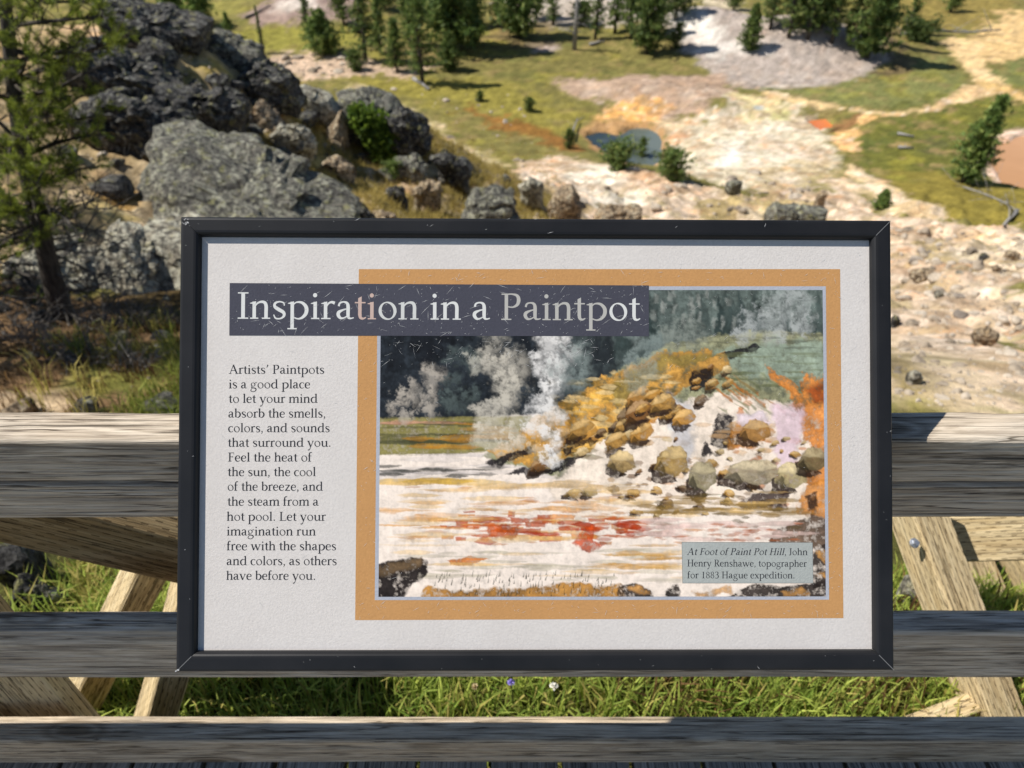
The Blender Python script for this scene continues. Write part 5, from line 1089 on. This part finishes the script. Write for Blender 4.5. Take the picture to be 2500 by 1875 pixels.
# steam
def steam(pts, col, a, seed):
    global img
    r = np.random.RandomState(seed); al = np.zeros((PH, PW))
    for (cx, cy, rad) in pts:
        rad = rad * 1.06
        for _ in range(8):
            ox, oy, rr_ = cx + r.normal() * rad * .45, cy + r.normal() * rad * .5, rad * r.uniform(.4, .85)
            d = np.hypot(gx + 22 * n2 + 9 * n3 - ox, gy_ + 22 * n1 + 9 * n3 - oy) / rr_; al = np.maximum(al, sstep(1.1, .25, d) * r.uniform(.55, 1))
    k = (al * a * np.clip(.88 + .5 * n3, .3, 1))[..., None]; img = img * (1 - k) + L_(col) * k
steam([(1340, 850, 40), (1335, 800, 44), (1340, 900, 46), (1345, 960, 50), (1340, 1020, 40), (1335, 1070, 34), (1330, 1110, 22), (1350, 760, 44)], (238, 234, 228), .98, 1)
steam([(1220, 900, 46), (1190, 850, 40), (1240, 960, 56), (1220, 1010, 54), (1200, 1050, 46), (1230, 1080, 34)], (222, 214, 198), .92, 2)
steam([(1000, 970, 34), (985, 1000, 26), (1055, 975, 30), (1050, 1005, 22), (1060, 925, 34)], (204, 194, 180), .8, 3)
steam([(1420, 920, 40), (1390, 900, 36), (1560, 900, 40), (1575, 850, 40), (1540, 830, 34)], (166, 176, 170), .6, 4)
steam([(1670, 830, 40), (1690, 800, 28), (1650, 800, 24)], (158, 162, 152), .65, 5); steam([(1900, 780, 46), (1940, 760, 44), (1860, 775, 40), (1960, 790, 36), (1830, 810, 26)], (196, 198, 194), .75, 6)
steam([(1120, 880, 40), (1130, 960, 34)], (120, 132, 126), .5, 7)
lm = img.mean(2, keepdims=True); img = np.clip(lm + (img - lm) * 1.0, .004, 1); img = np.clip(img * (1 + .06 * n3[..., None]), .004, 1) ** 1.18 * .80
cor = [sp(930, 708), sp(2008, 708), sp(2016, 1456), sp(924, 1457)]
uu, vv_ = np.meshgrid(np.linspace(0, 1, PW), np.linspace(0, 1, PH))
XY = ((1 - vv_) * (1 - uu))[..., None] * cor[0] + ((1 - vv_) * uu)[..., None] * cor[1] + (vv_ * uu)[..., None] * cor[2] + (vv_ * (1 - uu))[..., None] * cor[3]
Vp = np.concatenate([XY.reshape(-1, 2), np.full((PW * PH, 1), -(PD - .0002))], 1)
qi = np.arange((PW - 1) * (PH - 1)); a0 = (qi // (PW - 1)) * PW + qi % (PW - 1)
mesh('picture', Vp, np.stack([a0, a0 + PW, a0 + PW + 1, a0 + 1], 1), M['print'], panel, col=img.reshape(-1, 3))

# ------------------------------------------------------------------ lettering: a small old style serif drawn from strokes
SW = .084
def st_(x, y0, y1, w=SW): return ('p', [(x - w / 2, y0), (x + w / 2, y0), (x + w / 2, y1), (x - w / 2, y1)])
def rc(x0, y0, x1, y1): return ('p', [(x0, y0), (x1, y0), (x1, y1), (x0, y1)])
def sf(x, y=0, w=.22, t=.028): return rc(x - w / 2, y, x + w / 2, y + t)
def fl(x, y, w=SW): return ('p', [(x - .115, y - .052), (x - w / 2, y - .06), (x + w / 2, y - .06), (x + w / 2, y + .012), (x - .115, y - .035)])
def ln(a, b, w): return ('s', [(a[0], a[1], w), (b[0], b[1], w)])
def Sx(*p): return ('s', list(p))
def dt(x, y, r): return ('d', x, y, r)
def rg(cx, cy, rx, ry, wk=.086, wn=.03): return ('r', cx, cy, rx, ry, wk, wn)
arch = lambda x0, x1: [Sx((x0 + .02, .33, .03), (x0 + .09, .41, .04), (x0 + .19, .445, .055), (x1 - .035, .42, .075), (x1, .33, .084), (x1, .15, .084), (x1, .0, .084)), sf(x1)]
bowl = lambda x0, x1: [Sx((x0 + .015, .36, .028), (x0 + .11, .435, .034), (x1 - .11, .425, .062), (x1, .31, .088), (x1, .16, .088), (x1 - .09, .045, .064), (x0 + .16, .004, .036), (x0 + .03, .04, .03))]
Gl = {
 'a': (.5, [Sx((.085, .34, .05), (.115, .42, .045), (.21, .452, .036), (.3, .425, .062), (.335, .34, .082), (.335, .12, .082), (.352, .04, .06), (.41, .02, .036), (.49, .04, .024)), Sx((.33, .275, .026), (.2, .24, .042), (.09, .18, .078), (.078, .1, .084), (.135, .03, .06), (.22, .03, .034), (.33, .09, .026))]),
 'b': (.553, [st_(.12, .02, .71), fl(.12, .71)] + bowl(.12, .46)),
 'c': (.444, [Sx((.39, .375, .06), (.34, .43, .04), (.26, .448, .032), (.15, .41, .056), (.075, .3, .084), (.075, .18, .086), (.13, .06, .07), (.24, .01, .04), (.34, .03, .03), (.405, .085, .022))]),
 'd': (.611, [Sx((.44, .38, .028), (.33, .443, .034), (.18, .41, .062), (.09, .29, .086), (.09, .16, .088), (.16, .04, .062), (.28, .006, .036), (.44, .09, .026)), st_(.46, .0, .71), fl(.46, .71), rc(.5, 0, .585, .028)]),
 'e': (.479, [rc(.07, .24, .41, .268), Sx((.395, .25, .05), (.385, .37, .066), (.29, .447, .034), (.17, .43, .05), (.082, .32, .082), (.072, .2, .086), (.12, .07, .076), (.24, .01, .046), (.35, .03, .03), (.425, .09, .022))]),
 'f': (.333, [st_(.13, 0, .52), Sx((.13, .5, .084), (.145, .61, .074), (.2, .695, .05), (.29, .7, .05), (.33, .67, .05)), rc(.02, .42, .3, .45), sf(.14, 0, .25)]),
 'g': (.556, [rg(.235, .3, .185, .155, .076, .03), Sx((.38, .41, .028), (.45, .445, .04), (.53, .44, .04)), Sx((.16, .17, .026), (.1, .11, .05), (.14, .05, .06), (.3, .03, .06), (.44, -.02, .07), (.465, -.13, .06), (.36, -.235, .04), (.2, -.262, .04), (.07, -.2, .05), (.065, -.1, .04), (.16, .0, .026))]),
 'h': (.582, [st_(.13, 0, .71), fl(.13, .71), sf(.13)] + arch(.13, .445)),
 'i': (.291, [st_(.145, 0, .45), fl(.145, .45), sf(.145), dt(.14, .625, .056)]),
 'l': (.291, [st_(.145, 0, .71), fl(.145, .71), sf(.145)]),
 'm': (.883, [st_(.13, 0, .45), fl(.13, .45), sf(.13)] + arch(.13, .44) + arch(.44, .75)),
 'n': (.582, [st_(.13, 0, .45), fl(.13, .45), sf(.13)] + arch(.13, .445)),
 'o': (.546, [rg(.273, .225, .24, .24)]),
 'p': (.601, [st_(.135, -.27, .45), fl(.135, .45), sf(.135, -.27, .25)] + bowl(.135, .505)),
 'r': (.395, [st_(.13, 0, .45), fl(.13, .45), sf(.14, 0, .25), Sx((.15, .32, .03), (.21, .41, .04), (.29, .445, .056), (.375, .42, .075))]),
 's': (.424, [Sx((.345, .345, .024), (.335, .415, .034), (.22, .45, .034), (.105, .41, .056), (.095, .32, .072), (.2, .245, .086), (.325, .17, .078), (.34, .08, .062), (.25, .01, .036), (.12, .015, .036), (.065, .11, .026))]),
 't': (.326, [('p', [(.108, .1), (.192, .1), (.192, .6), (.108, .55)]), Sx((.15, .13, .084), (.168, .045, .072), (.235, .015, .046), (.315, .05, .024)), rc(.015, .42, .3, .45)]),
 'u': (.603, [Sx((.13, .45, .084), (.13, .16, .084), (.17, .055, .074), (.26, .02, .046), (.37, .055, .03), (.45, .13, .024)), fl(.13, .45), st_(.46, 0, .45), fl(.46, .45), rc(.5, 0, .585, .028)]),
 'v': (.565, [ln((.1, .44), (.285, 0), .086), ln((.285, 0), (.46, .44), .034), rc(0, .432, .2, .458), rc(.37, .432, .55, .458)]),
 'w': (.834, [ln((.1, .44), (.255, 0), .084), ln((.255, 0), (.42, .44), .034), ln((.4, .44), (.575, 0), .084), ln((.575, 0), (.74, .44), .034), rc(0, .432, .2, .458), rc(.33, .432, .5, .458), rc(.65, .432, .83, .458)]),
 'x': (.516, [ln((.09, .44), (.42, 0.01), .084), ln((.42, .44), (.09, .01), .034), rc(0, .432, .19, .458), rc(.33, .432, .5, .458), rc(0, 0, .18, .026), rc(.32, 0, .52, .026)]),
 'y': (.556, [ln((.1, .44), (.29, .0), .086), ln((.47, .44), (.22, -.19), .036), Sx((.235, -.15, .036), (.17, -.245, .05), (.06, -.25, .066)), rc(0, .432, .2, .458), rc(.37, .432, .55, .458)]),
 'z': (.5, [rc(.05, .412, .45, .452), rc(.04, 0, .46, .042), ln((.4, .43), (.1, .02), .066)]),
 ',': (.25, [dt(.12, .045, .054), Sx((.145, .04, .05), (.13, -.05, .036), (.06, -.125, .02))]), '.': (.25, [dt(.125, .045, .055)]), '’': (.26, [Sx((.17, .7, .085), (.13, .58, .05), (.08, .47, .024))]),
 'A': (.778, [ln((.375, .7), (.11, 0), .036), ln((.365, .7), (.655, 0), .09), rc(.21, .235, .53, .267), sf(.11, 0, .22), sf(.655, 0, .24)]),
 'F': (.556, [st_(.17, 0, .69), sf(.17, 0, .26), rc(.05, .66, .5, .69), rc(.2, .35, .42, .38), rc(.476, .55, .5, .675), rc(.4, .29, .42, .44)]),
 'L': (.611, [st_(.17, 0, .69), sf(.17, .662, .26), rc(.05, 0, .57, .03), rc(.546, .01, .57, .16)]),
 'P': (.604, [st_(.17, 0, .69), sf(.17, 0, .27), sf(.14, .662, .2), Sx((.17, .675, .028), (.33, .677, .036), (.46, .635, .07), (.5, .52, .09), (.46, .4, .072), (.34, .335, .036), (.21, .345, .028))]),
 'I': (.337, [st_(.17, 0, .69, .09), sf(.17, 0, .28), sf(.17, .662, .28)]),
 'H': (.78, [st_(.17, 0, .69), st_(.61, 0, .69), rc(.17, .34, .61, .37)] + [sf(a, b, .26) for a in (.17, .61) for b in (0, .662)]),
 'J': (.36, [st_(.2, .08, .69), sf(.2, .662, .26), Sx((.2, .1, .084), (.17, .02, .06), (.1, -.01, .04), (.04, .03, .06))]),
 'R': (.668, [st_(.17, 0, .69), sf(.17, 0, .27), sf(.14, .662, .2), Sx((.17, .675, .028), (.33, .677, .036), (.45, .635, .07), (.485, .52, .09), (.45, .41, .072), (.34, .35, .036), (.21, .35, .028)), ln((.33, .36), (.58, .01), .09), rc(.52, 0, .67, .028)]),
 '1': (.5, [st_(.26, 0, .67, .08), sf(.26, 0, .26), fl(.26, .665)]), '8': (.5, [rg(.25, .505, .17, .165, .07, .03), rg(.25, .175, .2, .185, .076, .03)]),
 '3': (.5, [Sx((.08, .55, .03), (.13, .64, .046), (.25, .665, .04), (.36, .6, .072), (.36, .48, .072), (.27, .39, .04), (.17, .36, .03)), Sx((.19, .37, .03), (.3, .36, .046), (.4, .27, .078), (.4, .14, .08), (.31, .02, .05), (.17, -.005, .04), (.06, .06, .05))]), ' ': (.26, [])}
def catmull(P, m=7):
    P = np.asarray(P, float)
    if len(P) == 2: return P
    Q = np.vstack([2 * P[0] - P[1], P, 2 * P[-1] - P[-2]]); out = []
    for i in range(1, len(Q) - 2):
        for t in np.linspace(0, 1, m, endpoint=False):
            a, b, c, d = Q[i - 1], Q[i], Q[i + 1], Q[i + 2]; out.append(.5 * (2 * b + (c - a) * t + (2 * a - 5 * b + 4 * c - d) * t * t + (3 * b - a - 3 * c + d) * t ** 3))
    out.append(P[-1]); return np.array(out)
def glyph_polys(ch, bold=1.0):
    res = []
    for pr in Gl[ch][1]:
        if pr[0] == 'p':
            V = np.array(pr[1], float); m_ = (V.min(0) + V.max(0)) / 2; e_ = V.max(0) - V.min(0)
            if e_[0] < .13: V[:, 0] = m_[0] + (V[:, 0] - m_[0]) * bold
            if e_[1] < .05: V[:, 1] = m_[1] + (V[:, 1] - m_[1]) * bold ** 1.5
            res.append((V, [tuple(range(len(V)))]))
        elif pr[0] == 's':
            P = catmull(pr[1]); xy, w = P[:, :2], np.maximum(P[:, 2], .02) * bold; t = np.gradient(xy, axis=0); t /= np.linalg.norm(t, axis=1)[:, None] + 1e-9; nrm = np.stack([-t[:, 1], t[:, 0]], 1) * w[:, None] / 2
            V = np.vstack([xy + nrm, xy - nrm]); k = len(xy); res.append((V, [(i + k, i + 1 + k, i + 1, i) for i in range(k - 1)]))
        elif pr[0] == 'd':
            a = np.linspace(0, 2 * math.pi, 15)[:-1]; res.append((np.stack([pr[1] + pr[3] * np.cos(a), pr[2] + pr[3] * np.sin(a)], 1), [tuple(range(14))]))
        else:
            _, cx, cy, rx, ry, wk, wn = pr; a = np.linspace(0, 2 * math.pi, 33)[:-1]; w = wn + (wk - wn) * np.abs(np.cos(a - .28)) ** 1.3
            o_ = np.stack([cx + rx * np.cos(a), cy + ry * np.sin(a)], 1); i_ = np.stack([cx + (rx - w) * np.cos(a), cy + (ry - w) * np.sin(a)], 1); k = 32
            res.append((np.vstack([o_, i_]), [(i, (i + 1) % k, k + (i + 1) % k, k + i) for i in range(k)]))
    return res
def text_line(acc, txt, pa, pb, em_px, italic=(), bold=1.0, colors=None, depth=PD - .00036):
    """set txt between two photo points on its baseline; pa, pb = ends of the ink"""
    a, b = sp(*pa), sp(*pb); ux = (b - a); run = np.linalg.norm(ux); ux /= run; uy = np.array([-ux[1], ux[0]]); em = em_px * np.linalg.norm(sp(1300, 1000) - sp(1301, 1000))
    pos = []; xx = 0
    for c in txt: pos.append(xx); xx += Gl[c][0]
    sx = run / ((xx - .07) * em)
    for i, c in enumerate(txt):
        for j, (V, Fq) in enumerate(glyph_polys(c, bold)):
            V = V.copy(); 
            if i in italic: V[:, 0] += V[:, 1] * .25 - .03
            P = a[None] + ((V[:, :1] + pos[i] - .04) * em * sx) * ux[None] + V[:, 1:] * em * uy[None]
            acc.add(np.concatenate([P, np.full((len(P), 1), -depth + 4e-6 * j)], 1), Fq, colors[i] if colors else None)
z2 = lambda zx, zy: (520 + zx / 2.862, 860 + zy / 2.862)
body = [("Artists’ Paintpots", 113, 777, 150), ("is a good place", 112, 678, 252), ("to let your mind", 112, 730, 353), ("absorb the smells,", 109, 787, 456), ("colors, and sounds", 108, 815, 558), ("that surround you.", 106, 824, 660), ("Feel the heat of", 106, 688, 763),
        ("the sun, the cool", 105, 718, 865), ("of the breeze, and", 103, 767, 967), ("the steam from a", 103, 737, 1072), ("hot pool. Let your", 98, 787, 1177), ("imagination run", 98, 717, 1280), ("free with the shapes", 98, 860, 1383), ("and colors, as others", 97, 864, 1487), ("have before you.", 95, 716, 1590)]
acc = MB()
for t, xa, xb_, yb in body: text_line(acc, t, z2(xa, yb), z2(xb_, yb), 31.0, bold=1.28, depth=PD - .00008)
ink = N('dark_ink', .7, .08); ink.color((.022, .024, .03)); acc.build('body_text', ink.m, panel)
acc = MB(); t = 'Inspiration in a Paintpot'; lt = np.array((.56, .565, .54)); pk = np.array((.46, .34, .29)); dk = np.array((.38, .37, .34))
cols = [pk if i in (7, 8) else (lt * .9 if i in (9, 10) else (dk if i in (17, 18, 19, 20, 21, 22) else lt)) for i in range(len(t))]
text_line(acc, t, (581.5, 778), (1561, 782.5), 93, bold=1.1, colors=cols); acc.build('title_text', M['print'], panel, col=True)
acc = MB(); t1 = 'At Foot of Paint Pot Hill, John'
text_line(acc, t1, (1678, 1354.5), (1971, 1355), 23.5, bold=1.2, italic=range(0, 25)); text_line(acc, 'Henry Renshawe, topographer', (1678, 1382.5), (1969, 1383.5), 23.5, bold=1.2); text_line(acc, 'for 1883 Hague expedition.', (1678.5, 1411.5), (1940, 1412), 23.5, bold=1.2)
acc.build('caption_text', ink.m, panel)

# scratches and chips in the printed sheet and in the frame paint
def scratches(seed, regions, name, depth, parent, colr):
    r = np.random.RandomState(seed); m = MB(); px1 = np.linalg.norm(sp(1300, 1000) - sp(1301, 1000))
    for (x0, y0, x1, y1, n, l0, l1, w) in regions:
        for _ in range(n):
            c = sp(r.uniform(x0, x1), r.uniform(y0, y1), depth); a = r.uniform(0, math.pi) if r.rand() < .5 else r.normal(.5, .35); l = (l0 + (l1 - l0) * r.rand() ** 4) * px1; ww = w * px1 * r.uniform(.5, 1.2); d = np.array([math.cos(a), math.sin(a)]); e = np.array([-d[1], d[0]])
            b = e * l * r.uniform(-.03, .03)
            P = [c - d * l / 2, c + b + e * ww / 2, c + d * l / 2, c + b - e * ww / 2]; m.add([(p[0], p[1], -depth) for p in P], [(3, 2, 1, 0)])
    mm = N(name + '_white', .7, .2); o = m.build(name, mm.color(colr), parent); tag(o, kind='stuff'); return o
scratches(5, [(565, 696, 1580, 816, 330, 3, 34, 0.7), (880, 660, 2050, 690, 90, 2, 26, 0.8), (870, 1470, 2050, 1508, 120, 2, 24, 0.8), (2022, 700, 2054, 1460, 80, 2, 16, 0.8), (872, 830, 920, 1460, 50, 2, 16, 0.8), (930, 825, 1500, 900, 170, 2, 34, 0.6),
              (930, 900, 2010, 1450, 190, 2, 22, 0.5), (1590, 712, 2005, 900, 90, 2, 20, 0.5), (500, 590, 2120, 655, 60, 3, 30, 0.7), (500, 830, 860, 1580, 60, 3, 26, 0.6), (2064, 660, 2120, 1580, 50, 3, 18, 0.6)], 'scratches', PD - .00048, panel, (.52, .52, .51))
scratches(9, [(445, 532, 2170, 570, 14, 3, 26, .8), (440, 560, 474, 1630, 6, 2, 8, 1.0), (2140, 560, 2178, 1600, 6, 2, 10, 1.0), (440, 1600, 2170, 1636, 16, 2, 14, 1.0), (443, 531, 462, 548, 10, 3, 9, 2.6), (428, 1634, 436, 1641, 8, 2, 7, 3.0)], 'paint_chips', -.0004, sign, (.5, .5, .49))
# mitre seams where the paint has worn
mm = N('worn_seam', .6); mm.color((.2, .2, .195))
for (cx, cy) in ((1, 1), (1, -1), (-1, -1)):
    a = np.array([cx * (bx - .001), cy * (by - .001)]); b = np.array([cx * (bx - .0185), cy * (by - .0185)]); d = (b - a) / np.linalg.norm(b - a); e = np.array([-d[1], d[0]]) * .00028
    q = [(*(a + e), .0004), (*(b + e), .0002), (*(b - e), .0002), (*(a - e), .0004)]
    mesh('worn_seam', q, [(0, 1, 2, 3)] if cx * cy > 0 else [(0, 1, 2, 3)], mm.m, sign)
# brackets on the back, screwed to the top rail
bk = N('bracket_steel', .5, .4); bk.color((.03, .03, .032))
for sx in (-.22, .22):
    m = MB(); 
    loc = lambda w: np.array([(np.asarray(w) - CEN) @ AX, (np.asarray(w) - CEN) @ AU, (np.asarray(w) - CEN) @ AN])
    w0 = CEN + AX * sx; tgt = np.array([w0[0], .6985, .80]); l = loc(tgt)
    for (p, q_, wd) in (((sx, l[1] + .14, -.034), (sx, l[1] - .16, -.034), .02), ((sx, l[1] + .02, -.036), (l[0], l[1], l[2]), .018)):
        p, q_ = np.array(p), np.array(q_); d = (q_ - p) / np.linalg.norm(q_ - p); s = np.array([wd, 0, 0]); n_ = np.cross(d, [1, 0, 0]) * .002
        m.add([p - s - n_, p + s - n_, p + s + n_, p - s + n_, q_ - s - n_, q_ + s - n_, q_ + s + n_, q_ - s + n_], [(3, 2, 1, 0), (4, 5, 6, 7), (0, 1, 5, 4), (1, 2, 6, 5), (2, 3, 7, 6), (3, 0, 4, 7)])
    m.build('bracket', bk.m, sign)
